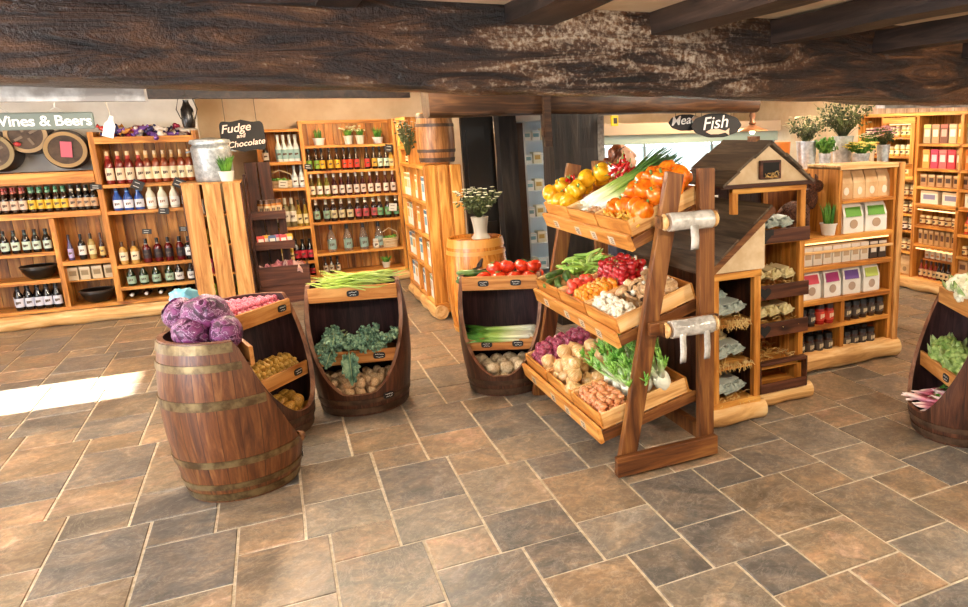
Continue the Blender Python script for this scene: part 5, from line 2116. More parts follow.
# vase of flowers on the honey barrel
vs_ = thing('flower_vase', 'cream stoneware vase of small white flowers on the honey coloured barrel', 'vase', (1.63, 6.66, .818))
m = MB()
m.lathe([(.075, 0), (.085, .01), (.058, .05), (.062, .11), (.078, .20), (.07, .20), (.055, .1), (.001, .06)], 24, cap=False)
m.build('vase_body', P('#a39c8c', .4), vs_, smooth=True, angle=60)
spray(vs_, 'flowers', 60, .19, .26, .22, LEAFD, 7, .017, P('#efe9c9', .6), fl_r=.013)

# ================================================================ hanging signs
SGN = P('#6d7872', .6)
sg = thing('hanging_sign', 'grey board sign reading Wines & Beers hung on chains', 'sign', (-1.47, 7.0, 1.912))
m = MB()
m.box(-.36, .345, -.012, .012, -.062, .062)
m.build('sign_board', SGN, sg, bevel=.012)
text('Wines & Beers', 'lettering', .104, P('#f4f2ee', .7), sg, (.03, -.0135, -.002), (pi / 2, 0, 0), .001, .0016, space=.95)
for x in (-.2, .12):
    m = MB()
    m.tube([(x - .05, 0, .062), (x, 0, .10), (x, 0, .44)], .004, 5)
    m.tube([(x + .05, 0, .062), (x, 0, .10)], .004, 5)
    m.build('hanger_wire', P('#c9c4ba', .5), sg)

bt = thing('hanging_tag', 'white bottle shaped tag dangling beside the wine sign', 'tag', (-1.04, 7.0, 1.86))
m = MB()
m.prism([(-.035, -.075), (.035, -.075), (.035, .02), (.014, .05), (.012, .085), (-.012, .085), (-.014, .05), (-.035, .02)], -.006, .006, mat=Matrix.Rotation(pi / 2, 4, 'X') @ Matrix.Rotation(-.3, 4, 'Z'))
m.build('tag_board', P('#e8e6e4', .5), bt)
MB().box(-.018, .012, -.009, -.006, -.045, -.01).build('tag_print', P('#b9bfcc', .5), bt)
m = MB()
m.tube([(.02, 0, .08), (.0, 0, .2), (-.01, 0, .5)], .003, 5)
m.build('string', P('#c9b9a0', .7), bt)


def wavy_board(w, h, n=60, amp=.05, oval=False):
    pts = []
    for i in range(n):
        a = 2 * pi * i / n
        if oval:
            e = 1 + amp * cos(10 * a) * .5
            pts.append((w / 2 * cos(a) * e, h / 2 * sin(a) * e))
        else:
            c, s = cos(a), sin(a)
            p = .35
            x = w / 2 * math.copysign(abs(c) ** p, c)
            y = h / 2 * math.copysign(abs(s) ** p, s) * (1 + amp * cos(x / w * 4 * pi))
            pts.append((x, y))
    return pts


XR = Matrix.Rotation(pi / 2, 4, 'X')
fs_ = thing('hanging_sign', 'black scalloped chalkboard reading Fudge and Chocolate', 'sign', (-.20, 8.80, 1.78))
m = MB()
m.prism(wavy_board(.40, .30, amp=.07), -.01, .01, mat=XR)
m.build('sign_board', CHALK, fs_)
for body, size, loc in (('Fudge', .115, (-.06, -.012, .075)), ('and', .055, (-.02, -.012, .0)), ('Chocolate', .082, (.02, -.012, -.075))):
    text(body, 'lettering', size, P('#f2d9c8', .7), fs_, loc, (pi / 2, -.12, 0), .001, .001, .35)
for x in (-.14, .14):
    m = MB()
    m.tube([(x, 0, .14), (x, 0, .5)], .003, 5)
    m.build('hanger_wire', P('#3a3028', .5), fs_)

for lab, loc, w_, h_, body, sz, off in (('black oval chalkboard reading Fish with a painted fish', (3.99, 6.45, 1.765), .50, .235, 'Fish', .17, (-.02, .022)), ('black oval chalkboard reading Meat behind the Fish board', (3.74, 6.62, 1.80), .34, .16, 'Meat', .12, (-.035, .02))):
    r_ = thing('hanging_sign', lab, 'sign', loc, -.28)
    m = MB()
    m.prism(wavy_board(w_, h_, 60, .04, True), -.01, .01, mat=XR)
    m.build('sign_board', CHALK, r_, smooth=False)
    text(body, 'lettering', sz, CHALKW, r_, (off[0], -.012, off[1]), (pi / 2, -.1, 0), .001, .001, .3)
    m = MB()
    if body == 'Fish':
        m.prism([(-.11, -.06), (-.06, -.035), (.02, -.035), (.09, -.055), (.13, -.03), (.125, -.065), (.13, -.10), (.09, -.07), (.02, -.085), (-.06, -.085)], .010, .014, mat=XR)
        m.build('painted_fish', P('#d9b79a', .6), r_, label='painted pale fish')
    else:
        m.prism([(.05, .03), (.09, .06), (.15, .05), (.14, .01), (.09, .0)], .010, .014, mat=XR)
        m.build('painted_joint', P('#c9a183', .6), r_, label='painted pale joint of meat')
    for x in (-w_ * .3, w_ * .3):
        m = MB()
        m.tube([(x, 0, h_ * .38), (x, 0, .55)], .003, 5)
        m.build('hanger_wire', P('#3a3028', .5), r_)


# black lantern above the churn, pendant lamp to the right
ln = thing('hanging_lantern', 'black bottle lantern in a wire loop hanging above the churn', 'lantern', (-.55, 7.4, 1.86))
m = MB()
m.lathe([(.03, -.02), (.045, 0), (.05, .05), (.046, .14), (.03, .17), (.02, .2), (.022, .215)], 18)
m.build('lantern_body', P('#1a1511', .25, .3), ln, smooth=True, angle=50)
m = MB()
m.tube([(-.05, 0, .06), (-.075, 0, .14), (-.05, 0, .23), (0, 0, .255), (.05, 0, .23), (.075, 0, .14), (.05, 0, .06)], .004, 6)
m.tube([(0, 0, .255), (0, 0, .5)], .003, 5)
m.build('wire_loop', P('#3a322a', .4, .6), ln, smooth=True)
m = MB()
m.lathe([(.055, -.03), (.06, -.02), (.04, -.01)], 18)
m.build('base_rim', P('#b9b0a0', .35, .5), ln)
pl = thing('pendant_lamp', 'copper pendant lamp with turned stem left of the flower pots', 'lamp', (4.45, 6.5, 1.70))
m = MB()
m.lathe([(.022, .05), (.04, .08), (.02, .11), (.034, .15), (.022, .2), (.03, .25), (.02, .66)], 16)
m.build('stem', P('#7d5336', .4, .4), pl, smooth=True, angle=60)
m = MB()
m.lathe([(.16, 0), (.15, .012), (.08, .035), (.03, .06), (.02, .055), (.07, .025), (.14, .0)], 24, cap=False)
m.build('lamp_shade', P('#a8714a', .35, .4), pl, smooth=True)
m = MB()
m.blob((0, 0, -.005), .028, 2)
m.build('bulb', emit('bulb_glow', '#ffe9c4', 12), pl, smooth=True)
# ================================================================ egg houses behind the stand
def straw(root, x0, x1, y0, y1, z, n, name='straw', seed=0, L=.05, hang=None):
    m = MB()
    q = random.Random(seed)
    for i in range(n):
        p = Vector((q.uniform(x0, x1), q.uniform(y0, y1), z + q.uniform(0, .03)))
        d = Vector((q.uniform(-1, 1), q.uniform(-1, 1), q.uniform(-.35, .45))).normalized() * L * q.uniform(.6, 1.2)
        if hang is not None and q.random() < .55:
            p.y = hang + q.uniform(-.01, .02)
            d = Vector((q.uniform(-.7, .7), -.35, -q.uniform(.3, 1.0))).normalized() * L * q.uniform(.6, 1.1)
        m.tube([p, p + d * .5 + Vector((0, 0, .006)), p + d], .0022, 4)
    o = m.build(name, STRAWM, root)
    o['kind'] = 'stuff'
    return o


def egg_box(name, c1, c2, band):
    pulp = mottled(name + '_pulp', c1, c2, 26, .8, .4)
    mb = MB()
    vs, fs = [], []
    nx, ny = 25, 13
    W_, D_, H_ = .25, .105, .055
    for i in range(nx):
        for j in range(ny):
            u, v = i / (nx - 1), j / (ny - 1)
            e = min(1, min(u, 1 - u) * 12) * min(1, min(v, 1 - v) * 7)
            b = abs(sin(u * 6 * pi)) * abs(sin(v * 2 * pi))
            vs.append(((u - .5) * W_, (v - .5) * D_, .02 + e * (.022 + .022 * b)))
    for i in range(nx - 1):
        for j in range(ny - 1):
            fs.append((i * ny + j, (i + 1) * ny + j, (i + 1) * ny + j + 1, i * ny + j + 1))
    mb._faces(vs, fs)
    mb.box(-W_ / 2 + .008, W_ / 2 - .008, -D_ / 2 + .008, D_ / 2 - .008, 0, .02)
    mb.box(-W_ / 2 - .004, W_ / 2 + .004, -D_ / 2 - .004, D_ / 2 + .004, .019, .026)
    o = mb.build(name, pulp, smooth=True, angle=60)
    m = MB()
    m.box(-.07, .07, -D_ / 2 + .012, D_ / 2 - .012, .058, .0625)
    m.build('paper_band', P(band, .6), o)
    o['label'] = 'x'
    o['category'] = 'egg box'
    return Proto(o)


EG = egg_box('egg_box', '#8d9a92', '#b9c2b6', '#c9cfc4')
EY = egg_box('egg_box', '#c9b477', '#e6d9a8', '#e3d3a0')

# low egg house with lean-to roof
LH = thing('egg_house', 'low egg cabinet with a sloping board roof just behind the vegetable stand', 'cabinet', (2.17, 3.56, 0))
def eb(n, *a, **k):
    return board(LH, n, *a, **{'mat': W_PINE_Z, **k})
Wd = .335
for x in (0, Wd - .045):
    eb('post', x, x + .045, 0, .045, .12, .94)
for z in (.93,):
    eb('head_rail', -.002, Wd + .002, -.004, .041, z - .04, z, mat=W_PINE)
eb('foot_board', -.002, Wd + .002, -.004, .038, .10, .15, mat=W_PINE)
bk = MB()
planks(bk, 0, Wd, .97, .99, .1, 1.2, 4)
bk.build('back_panel', W_PINE_Z, LH)
for x in (-.004, Wd - .012):
    sd = MB()
    for i in range(9):
        sd.box(x, x + .016, .045 + i * .103, .045 + i * .103 + .099, .1, .935)
    sd.build('side_boarding', W_DARK, LH)
for z in (.62, .36, .13):
    eb('shelf', .0, Wd, .02, .60, z - .02, z, mat=W_PINE)
# sloping roof: four lapped boards falling to the left
E0, E1 = Vector((-.055, 0, .925)), Vector((.40, 0, 1.285))
for k in range(4):
    a = E0.lerp(E1, k / 4 - (.02 if k else 0))
    b = E0.lerp(E1, (k + 1) / 4)
    m = MB()
    up = Vector((-.62, 0, .78))
    o_ = up * (.010 * (k % 2) + .004)
    vs = []
    for y in (-.035, 1.02):
        for p in (a, b):
            for t in (0, .016):
                q = p + o_ + up * t
                vs.append((q.x, y, q.z))
    m._faces(vs, [(0, 1, 3, 2), (4, 6, 7, 5), (0, 4, 5, 1), (2, 3, 7, 6), (1, 5, 7, 3), (0, 2, 6, 4)])
    m.build('roof_board', W_ROOF, LH)
m = MB()
m.prism([(0.0, .935), (Wd + .02, .935), (Wd + .02, 1.222), (.335, 1.215)], -.012, .006, mat=Matrix.Rotation(pi / 2, 4, 'X'))
m.build('gable_panel', W_PLY, LH)
MB().bar((-.06, -.03, .92), (.40, -.03, 1.285), .022, .035, (0, 0, 1)).build('barge_board', W_RED_X, LH)
eb('back_wall_board', Wd - .02, Wd + .01, .006, .99, .93, 1.22)
log(LH, -.03, .37, .02, .062, 2)
fE = frame_of(LH, 0)
for li, (z, nm) in enumerate(((.62, 'top'), (.36, 'middle'), (.13, 'lowest'))):
    straw(LH, .04, Wd - .05, .03, .45, z, 120, seed=li, hang=.02)
    for i in range(3):
        EG.put(fE(.085 + i * .075, .13 + .02 * i, z + .055)[0], (R(-.35, -.15), R(-.1, .1), pi / 2 + R(-.25, .1)), .82, ('left', 'centre', 'right')[i] + ' grey egg box in front on the ' + nm + ' shelf of the low egg cabinet')
    if li < 2:
        for i in range(2):
            (EY if li == 1 else EG).put(fE(.11 + i * .1, .32, z + .10)[0], (-.3, R(-.1, .1), pi / 2 + R(-.2, .2)), .82, ('left', 'right')[i] + (' yellow' if li == 1 else ' grey') + ' egg box at the back of the ' + nm + ' shelf, low egg cabinet')

# gabled egg house
GH = thing('egg_house', 'taller egg cabinet with a gabled board roof beside the flour shelving', 'cabinet', (2.53, 3.72, 0))
def gb(n, *a, **k):
    return board(GH, n, *a, **{'mat': W_PINE_Z, **k})
GW = .42
for x in (-.12, GW - .04):
    gb('post', x, x + .04, 0, .04, .12 if x > 0 else 1.24, 1.40)
for x in (-.12, GW - .04):
    gb('back_post', x, x + .04, .40, .44, .12 if x > 0 else 1.24, 1.40)
gb('head_rail', -.12, GW, -.005, .035, 1.36, 1.405, mat=W_PINE)
bk = MB()
planks(bk, -.12, .05, .42, .44, 1.32, 1.38, 2)
planks(bk, .055, GW, .42, .44, .1, 1.38, 6)
bk.build('back_panel', W_DARK, GH)
sd = MB()
for i in range(4):
    sd.box(GW - .012, GW + .004, .04 + i * .095, .13 + i * .095, .1, 1.10)
sd.build('side_boarding', W_PINE_Z, GH)
for z in (1.06, .74, .50, .26, .12):
    gb('shelf', .055, GW, .0, .42, z - .02, z, mat=W_PINE)
DKB = W_DARK_X
for z, hh in ((1.05, .085), (.70, .09), (.46, .09)):
    gb('drawer_front', .05, GW + .015, -.03, -.012, z, z + hh, mat=DKB)
gb('low_box', .05, GW, -.05, -.03, .10, .16, mat=DKB)
gb('low_box_top', .05, GW, -.05, .0, .28, .30, mat=DKB)
for sx in (.05, GW - .012):
    gb('low_box_end', sx, sx + .014, -.05, .0, .10, .30, mat=DKB)
for z in (1.10, .745, .505):
    m = MB()
    pts = []
    for i in range(24):
        t = 2 * pi * i / 24
        pts.append((.0028 * 16 * sin(t) ** 3, .0026 * (13 * cos(t) - 5 * cos(2 * t) - 2 * cos(3 * t) - cos(4 * t))))
    m.prism(pts, .031, .036, mat=Matrix.Translation((.095, 0, z)) @ XR)
    m.build('heart_tag', CHALK, GH, label='black heart shaped tag')
m = MB()
m.box(.07, .15, -.040, -.031, 1.10, 1.135)
m.build('price_ticket', CHALK, GH)
px = .13
for s in (-1, 1):
    for k in range(3):
        e0, e1 = Vector((px + s * (.335 if s < 0 else .315), 0, 1.405)), Vector((px - s * .01, 0, 1.655))
        a, b = e0.lerp(e1, k / 3 - (.03 if k else 0)), e0.lerp(e1, (k + 1) / 3)
        up = Vector((s * .58, 0, .81))
        m = MB()
        vs = []
        for y in (-.04, .50):
            for p in (a, b):
                for t in (0, .015):
                    q = p + up * (t + .008 * (k % 2))
                    vs.append((q.x, y, q.z))
        m._faces(vs, [(0, 1, 3, 2), (4, 6, 7, 5), (0, 4, 5, 1), (2, 3, 7, 6), (1, 5, 7, 3), (0, 2, 6, 4)])
        m.build('roof_board', W_ROOF, GH)
m = MB()
m.prism([(px - .31, 1.415), (px + .31, 1.415), (px, 1.635)], -.012, .004, mat=XR)
m.build('gable_panel', W_PLY, GH)
gb('eaves_rail', px - .335, px + .335, -.035, -.008, 1.395, 1.418, mat=W_DARK_X)
m = MB()
m.box(px - .075, px + .075, -.034, -.010, 1.44, 1.55)
fr_ = m.build('gable_hatch', W_DARK_X, GH, bevel=.004)
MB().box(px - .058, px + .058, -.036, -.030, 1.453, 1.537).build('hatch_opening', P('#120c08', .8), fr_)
straw(GH, px - .05, px + .05, -.05, -.036, 1.445, 40, seed=21, L=.025, name='hatch_straw')
m = MB()
m.box(px - .012, px + .012, .1, .2, 1.65, 1.69)
m.build('ridge_block', W_RED_X, GH)
fG = frame_of(GH, 0)
for li, (z, nm) in enumerate(((1.06, 'uppermost'), (.74, 'second'), (.50, 'third'), (.26, 'lowest'))):
    straw(GH, .06, GW - .03, .0, .38, z + .02, 110, seed=30 + li, L=.05)
    if li < 3:
        for i in range(3):
            (EY if li else EG).put(fG(.115 + i * .105, .14, z + .075)[0], (R(-.3, -.1), R(-.1, .1), pi / 2 + R(-.3, .3)), .85, ('left', 'centre', 'right')[i] + ' egg box on the ' + nm + ' shelf of the gabled egg cabinet')
log(GH, .055, .48, .0, .055, 3, .055)

# ================================================================ flour shelving (gondola)
GO = thing('island_shelf', 'pine island shelving of flour bags and preserve jars on a peeled log', 'shelf', (3.04, 4.1, 0))
fGo = frame_of(GO, 0)
def go(n, *a, **k):
    return board(GO, n, *a, **k)
GWd = 1.04
bk = MB()
planks(bk, 0, GWd, .34, .36, .1, .97, 9)
planks(bk, .53, GWd, .34, .36, .97, 1.45, 5)
bk.build('back_panel', W_PINE_Z, GO)
go('side_panel', -.02, .02, 0, .36, .1, .98, mat=W_PINE_Z)
go('side_panel', GWd - .03, GWd, 0, .36, .1, 1.46, mat=W_PINE_Z)
go('outer_post', GWd + .002, GWd + .055, -.02, .06, .02, 1.47, mat=W_PALE_Z)
go('divider', .55, .585, 0, .34, .12, .53, mat=W_PINE_Z)
go('upper_side_panel', .50, .53, 0, .36, .98, 1.45, mat=W_PINE_Z)
go('back_screen', .05, .53, .33, .36, .98, 1.32, mat=W_RED)
for z in (.98, .775, .53):
    go('shelf', .02, GWd - .03, -.01, .34, z - .035, z)
for z in (.335, .12):
    go('shelf', .02, GWd - .03, -.005, .34, z - .03, z)
go('shelf', .53, GWd - .03, -.005, .34, 1.20, 1.225)
go('top_board', .50, GWd + .05, -.01, .36, 1.435, 1.465, mat=W_PALE_X)
go('front_rail', .02, GWd - .03, -.02, -.008, .865, .885, mat=W_PALE_X)
log(GO, -.05, GWd + .07, .02, .075, 7)
ENV = carton('card_box', .075, .07, .13, '#e6ddcb', '#b79c7a', '#f2ece0')
ENV2 = carton('card_box', .075, .07, .13, '#4a3a30', '#e0d4c2', '#e9e0d0')
for i in range(11):
    (ENV2 if i > 8 else ENV).put(fGo(.09 + i * .086, .06, .775)[0], (0, 0, R(-.05, .05)), 1.0, ('dark brown' if i > 8 else 'cream') + ' card box in the lit row above the flour bags', ('dark' if i > 8 else 'cream') + ' card boxes above the flour bags')
PAPER = mottled('paper_white', '#e3ddd2', '#f3efe7', 6, .6, .1)
KRAFT = mottled('paper_kraft', '#c39a68', '#d9b78a', 6, .65, .1)
for i, (c, nm) in enumerate((('#3d4f86', 'blue'), ('#d14a5a', 'coral red'), ('#a12d6a', 'magenta'), ('#6a4a8f', 'violet'), ('#b7c65c', 'lime'))):
    b_ = bag('flour_bag', .155, .1, .225, PAPER, c, '#b39a86')
    b_.put(fGo(.115 + i * .185, .075, .53)[0], (0, 0, R(-.08, .08)), 1.0, 'white flour bag with a ' + nm + ' band on the middle shelf of the island shelving')
for i in range(2):
    b_ = bag('flour_bag', .19, .11, .235, PAPER, '#5f9a2c', '#b89c80')
    b_.put(fGo(.66 + i * .22, .08, .98)[0], (0, 0, R(-.06, .06)), 1.0, ('left' if i == 0 else 'right') + ' white flour bag with a green band on the upper shelf of the island shelving')
KB = bag('kraft_bag', .115, .08, .20, KRAFT, None, '#e8dcc8')
for i in range(4):
    KB.put(fGo(.60 + i * .118, .08, 1.225)[0], (0, 0, R(-.1, .1)), 1.0, ('first', 'second', 'third', 'fourth')[i] + ' kraft paper bag from the left on the top shelf of the island shelving')
MB().box(.03, GWd - .04, .02, .03, .928, .942).build('led_strip', emit('led_island', '#ffcf8a', 1.6), GO)
JD = get_bottle('preserve_jar', 'jar', P('#2a1410', .12, coat=.4), '#3a3230', '#14110f', None, '#c9b99a')
JD2 = get_bottle('preserve_jar', 'jar', P('#3d2214', .12, coat=.4), '#4f4238', '#14110f', None, '#cdbb98')
JR = get_bottle('preserve_jar', 'jar', P('#a3231a', .12, coat=.4), '#d4452c', '#2a1512', None, '#f0d0b0')
row(JD, fGo, .08, .30, 4, .045, .335, 'dark preserve jar with black lid in the front row of the upper left cubby', 'dark jars, upper left front', s=(1, 1, 1.15))
row(JD, fGo, .07, .36, 5, .15, .335, 'dark preserve jar with black lid behind the front row of the upper left cubby', 'dark jars, upper left rear', s=(1, 1, 1.35))
row(JR, fGo, .40, .48, 2, .05, .335, 'red preserve jar at the right of the upper left cubby', 'red preserve jars', s=(1, 1, 1.3))
row(JD2, fGo, .64, .96, 5, .05, .335, 'brown preserve jar with black lid in the upper right cubby', 'brown jars, upper right', s=(1, 1, 1.2))
row(JD, fGo, .62, .96, 6, .16, .335, 'dark preserve jar at the rear of the upper right cubby', 'dark jars, upper right rear', s=(1, 1, 1.3))
row(JD2, fGo, .22, .47, 4, .05, .12, 'brown preserve jar in the front row of the lower left cubby', 'brown jars, lower left front', s=(1, 1, 1.25))
row(JD, fGo, .07, .47, 6, .16, .12, 'dark preserve jar in the rear row of the lower left cubby', 'dark jars, lower left rear', s=(1, 1, 1.5))
row(JD2, fGo, .65, .88, 4, .05, .12, 'brown preserve jar in the lower right cubby', 'brown jars, lower right', s=(1, 1, 1.1))
row(JD, fGo, .63, .90, 5, .15, .12, 'dark preserve jar behind the brown ones of the lower right cubby', 'dark jars, lower right rear', s=(1, 1, 1.1))

# goods on the low end of the island
pot_plant('green house plant in a white pot between the twig animal and the flour bags', fGo(.455, .05, .98)[0], .06, .085, '#e9e2d8', LEAF, 26, .14, spread=.8)
AN = thing('twig_animal', 'dark woven twig animal figure standing on the island shelving', 'figure', fGo(.225, .14, .98)[0], .08)
TW = wood('twigs', '#24110a', '#4d2a19', '#7a4a30', 'x', .6)
m = MB()
q = random.Random(5)
def twist(c, r, n):
    for i in range(n):
        a, b = q.uniform(0, 6.28), q.uniform(0, 6.28)
        pts = []
        ax = Vector((q.uniform(-1, 1), q.uniform(-1, 1), q.uniform(-1, 1))).normalized()
        u = ax.cross(Vector((.3, .5, .8))).normalized()
        v = ax.cross(u)
        for k in range(8):
            t = a + k * .75
            p = u * cos(t) + v * sin(t)
            pts.append(Vector(c) + Vector((p.x * r[0], p.y * r[1], p.z * r[2])))
        m.tube(pts, .0055, 5)
for cc, rr_, nn in (((0, 0, .17), (.125, .07, .075), 60), ((.15, 0, .26), (.05, .04, .08), 34), ((.19, 0, .34), (.065, .04, .045), 34)):
    m.blob(cc, (rr_[0] * .82, rr_[1] * .82, rr_[2] * .82), 3, .2, 5, 1)
    twist(cc, rr_, nn)
for x in (-.085, .085):
    for y in (-.035, .035):
        m.tube([(x, y, .15), (x * 1.05, y, .07), (x * 1.02, y, .0)], [.022, .016, .014], 7)
for s in (-1, 1):
    m.tube([(.17, s * .02, .37), (.165, s * .035, .41), (.16, s * .03, .43)], [.012, .012, .004], 6)
m.tube([(-.12, 0, .2), (-.16, 0, .17), (-.165, 0, .12)], [.01, .008, .004], 6)
m.build('woven_body', TW, AN, smooth=True)
mb = carton('small_packet', .07, .05, .07, '#e6d5c0', '#d6815a', '#c9643a')
mb.put(fGo(.06, .05, .98)[0], (0, 0, .1), 1.0, 'small cream and orange packet at the left end of the island shelving')

# ================================================================ counter with buckets of flowers
FCN = thing('flower_counter', 'pine counter with buckets of cut flowers behind the island shelving', 'counter', (3.55, 4.86, 0))
def fc(n, *a, **k):
    return board(FCN, n, *a, **k)
fc('worktop', -.05, 1.35, -.1, .5, 1.36, 1.40)
bk = MB()
planks(bk, 0, 1.3, -.04, -.02, .05, 1.36, 9)
bk.build('front_boarding', W_RED, FCN)
fc('end_panel', 0, .03, -.02, .45, .05, 1.36, mat=W_RED)
fc('end_panel', 1.27, 1.3, -.02, .45, .05, 1.36, mat=W_RED)
fK = frame_of(FCN, 0)


def bucket(label, loc, r, h, mat, flow, n, hh, rr, leaf=LEAFD, rl=.018, fr=.014):
    rt = thing('flower_bucket', label, 'flowers', loc)
    m = MB()
    m.lathe([(r * .78, 0), (r, h), (r * 1.05, h), (r * 1.05, h * .97), (r * .94, h * .97), (.001, h * .9)], 22, cap=False)
    m.build('bucket_body', mat, rt, smooth=True, angle=40)
    spray(rt, 'f', n, h * .9, hh, rr, leaf, int(r * 1000) + n, rl, flow, fl_r=fr)
    return rt


bucket('galvanised bucket of olive foliage, left of the row of flower buckets', (3.92, 4.95, 1.40), .085, .22, STEEL, P('#d9cfa2', .6), 46, .22, .19, LEAFD, .014, .010)
bucket('small galvanised pot of bright green leaves among the flower buckets', (4.02, 4.84, 1.40), .05, .12, STEEL, None, 40, .14, .09, LEAF, .02)
bucket('tall galvanised bucket of large dark foliage, tallest of the flower buckets', (4.32, 4.98, 1.40), .09, .25, STEEL, P('#c9b98a', .6), 80, .33, .25, LEAFD, .016, .012)
bucket('squat bucket of yellow flowers behind the kraft bags', (4.36, 4.80, 1.40), .075, .11, STEEL, P('#ecd96a', .6), 60, .10, .13, LEAF, .014, .016)
bucket('slender galvanised vase of pink and yellow flowers nearest the right wall', (4.66, 4.86, 1.38), .055, .19, STEEL, P('#c98f9c', .6), 40, .17, .14, LEAFD, .012, .014)
bucket('cream card vase of pale flowers beside the slender vase', (4.56, 4.92, 1.40), .05, .17, P('#d8c3a4', .6), P('#e6dcb2', .6), 24, .12, .09, LEAF, .014)
mb = MB()
mb.lathe([(.06, 0), (.075, .22), (.07, .22), (.001, .2)], 20, cap=False)
o = mb.build('orange_vase', P('#d9812c', .35), smooth=True, angle=50, loc=(3.72, 5.02, 1.40))
tag(o, 'empty orange vase at the left end of the flower counter', 'vase')

# ================================================================ right wall unit, faces left
RU = thing('wall_shelf', 'long golden pine grocery shelving along the right wall with warmly lit alcoves', 'shelf', (6.0, 6.65, 0), -pi / 2)
fR = frame_of(RU, -pi / 2)      # local x 0 (far) .. 2.4 (near); y depth to the right
def ru(n, *a, **k):
    return board(RU, n, *a, **k)
RL = 2.6
bk = MB()
planks(bk, 0, RL, .34, .36, .1, 1.84, 18)
bk.build('back_panel', W_PINE_Z, RU)
for x in (0, .36, .86, 1.42, 2.0, RL - .04):
    ru('divider' if 0 < x < 2.4 else 'side_panel', x, x + .04, -.01, .34, .1, 1.84, mat=W_PINE_Z)
ru('top_board', 0, RL, -.02, .36, 1.81, 1.845)
for z in (.14, .40, .62, .80, .98, 1.16):
    ru('shelf', .04, .86, 0, .34, z - .025, z)
for z in (1.40, 1.60):
    ru('shelf', .04, .86, 0, .34, z - .025, z)
ru('alcove_frame', .40, .86, -.03, 0, 1.16, 1.20)
ru('alcove_frame', .40, .86, -.03, 0, 1.74, 1.80)
ru('alcove_frame', .40, .46, -.03, 0, 1.2, 1.74, mat=W_PINE_Z)
ru('alcove_frame', .80, .86, -.03, 0, 1.2, 1.74, mat=W_PINE_Z)
for z in (1.535, 1.285, 1.10):
    ru('shelf', .90, RL - .04, -.01, .34, z - .03, z)
ru('shelf', .90, RL - .04, -.01, .34, .885, .925)
for z in (.70, .50, .14):
    ru('shelf', .90, 1.42, -.005, .34, z - .03, z)
for z in (.66, .44, .26, .14):
    ru('shelf', 1.46, RL - .04, -.005, .34, z - .03, z)
log(RU, -.1, RL + .05, .02, .07, 8)
HON = get_bottle('honey_jar', 'jars', P('#d9a441', .15, coat=.4), '#f0dca0', '#e3cf9a')
CRM = get_bottle('chutney_jar', 'jars', P('#8c4a24', .15, coat=.4), '#e2c48c', '#dcc08a')
DJ = get_bottle('jam_jar', 'jars', P('#4a1512', .15, coat=.4), '#e6d9bf', '#c9b184')
for z, pr_, nm in ((1.60, HON, 'pale honey'), (1.40, HON, 'golden honey'), (1.20, HON, 'amber honey'), (.98, CRM, 'brown chutney'), (.80, CRM, 'tan chutney'), (.62, DJ, 'dark jam'), (.40, CRM, 'pickle')):
    row(pr_, fR, .47, .80, 5, .05, z, nm + ' jar in the front row of the far right-wall bay', nm + ' jars, far bay', s=(.95, .95, 1.1))
    row(pr_, fR, .48, .80, 5, .13, z, nm + ' jar in the rear row of the far right-wall bay', nm + ' jars, far bay rear', s=(.95, .95, 1.3))
for z, pr_, nm in ((1.60, DJ, 'small jam'), (1.40, CRM, 'small chutney'), (1.16, HON, 'small honey'), (.98, CRM, 'small brown'), (.80, DJ, 'small red'), (.62, CRM, 'small tan')):
    row(pr_, fR, .08, .32, 4, .06, z, nm + ' jar in the narrow bay at the far end of the right wall', nm + ' jars, narrow bay', s=(.9, .9, 1.1))
SACK = bag('grain_bag', .14, .09, .19, KRAFT, None, '#8a6a44')
for i, x in enumerate((.14, .27, .50, .62, .74)):
    SACK.put(fR(x, .10, .14)[0], (0, 0, -pi / 2 + R(-.2, .2)), 1.0, 'kraft grain bag on the bottom shelf of the far right-wall bays', 'grain bags on the right wall')
PCK = {}
def pack(c, m_, b_, nm, w=.085, d=.05, h=.17):
    k = (c, m_, b_, w, h)
    if k not in PCK:
        PCK[k] = carton('food_pouch', w, d, h, c, m_, b_, 'packet')
    return PCK[k]
for i in range(15):
    c, m_, b_, nm = (('#a8926a', '#dfe6b0', '#b9c95a', 'green topped'), ('#b98a5c', '#efd9c0', '#c98c68', 'pink topped'), ('#7b4a34', '#d9a48c', '#c4604a', 'brick topped'), ('#c9a87a', '#f2e6d0', '#dcb98c', 'buff topped'), ('#d9952c', '#f6dcae', '#e8a83c', 'orange topped'))[i % 5]
    pack(c, m_, b_, nm).put(fR(.97 + i * .108, .06, 1.535)[0], (0, 0, -pi / 2), 1.1, nm + ' food pouch on the highest open shelf of the right wall', nm + ' pouches, highest shelf')
    c, m_, b_, nm = (('#d98a3a', '#f3cf9a', '#e0913c', 'amber'), ('#c8324c', '#f2c0c0', '#d9415c', 'crimson'), ('#d9605c', '#f2d0c4', '#e07a6c', 'salmon'), ('#d12f3a', '#f6d6c8', '#e0404a', 'scarlet'), ('#a87040', '#ecd4b0', '#c08850', 'tan'))[i % 5]
    pack(c, m_, b_, nm).put(fR(.97 + i * .108, .06, 1.285)[0], (0, 0, -pi / 2), 1.1, nm + ' food pouch on the second open shelf of the right wall', nm + ' pouches, second shelf')
    pack('#b5895a', '#4a2f22', '#d6b486', 'brown', .08, .05, .12).put(fR(.95 + i * .106, .06, 1.10)[0], (0, 0, -pi / 2 + R(-.1, .1)), 1.0, 'brown paper packet on the third open shelf of the right wall', 'brown packets, third shelf')
GFB = carton('gift_box', .22, .12, .13, '#e3d2b8', '#8a7f94', '#caa87c')
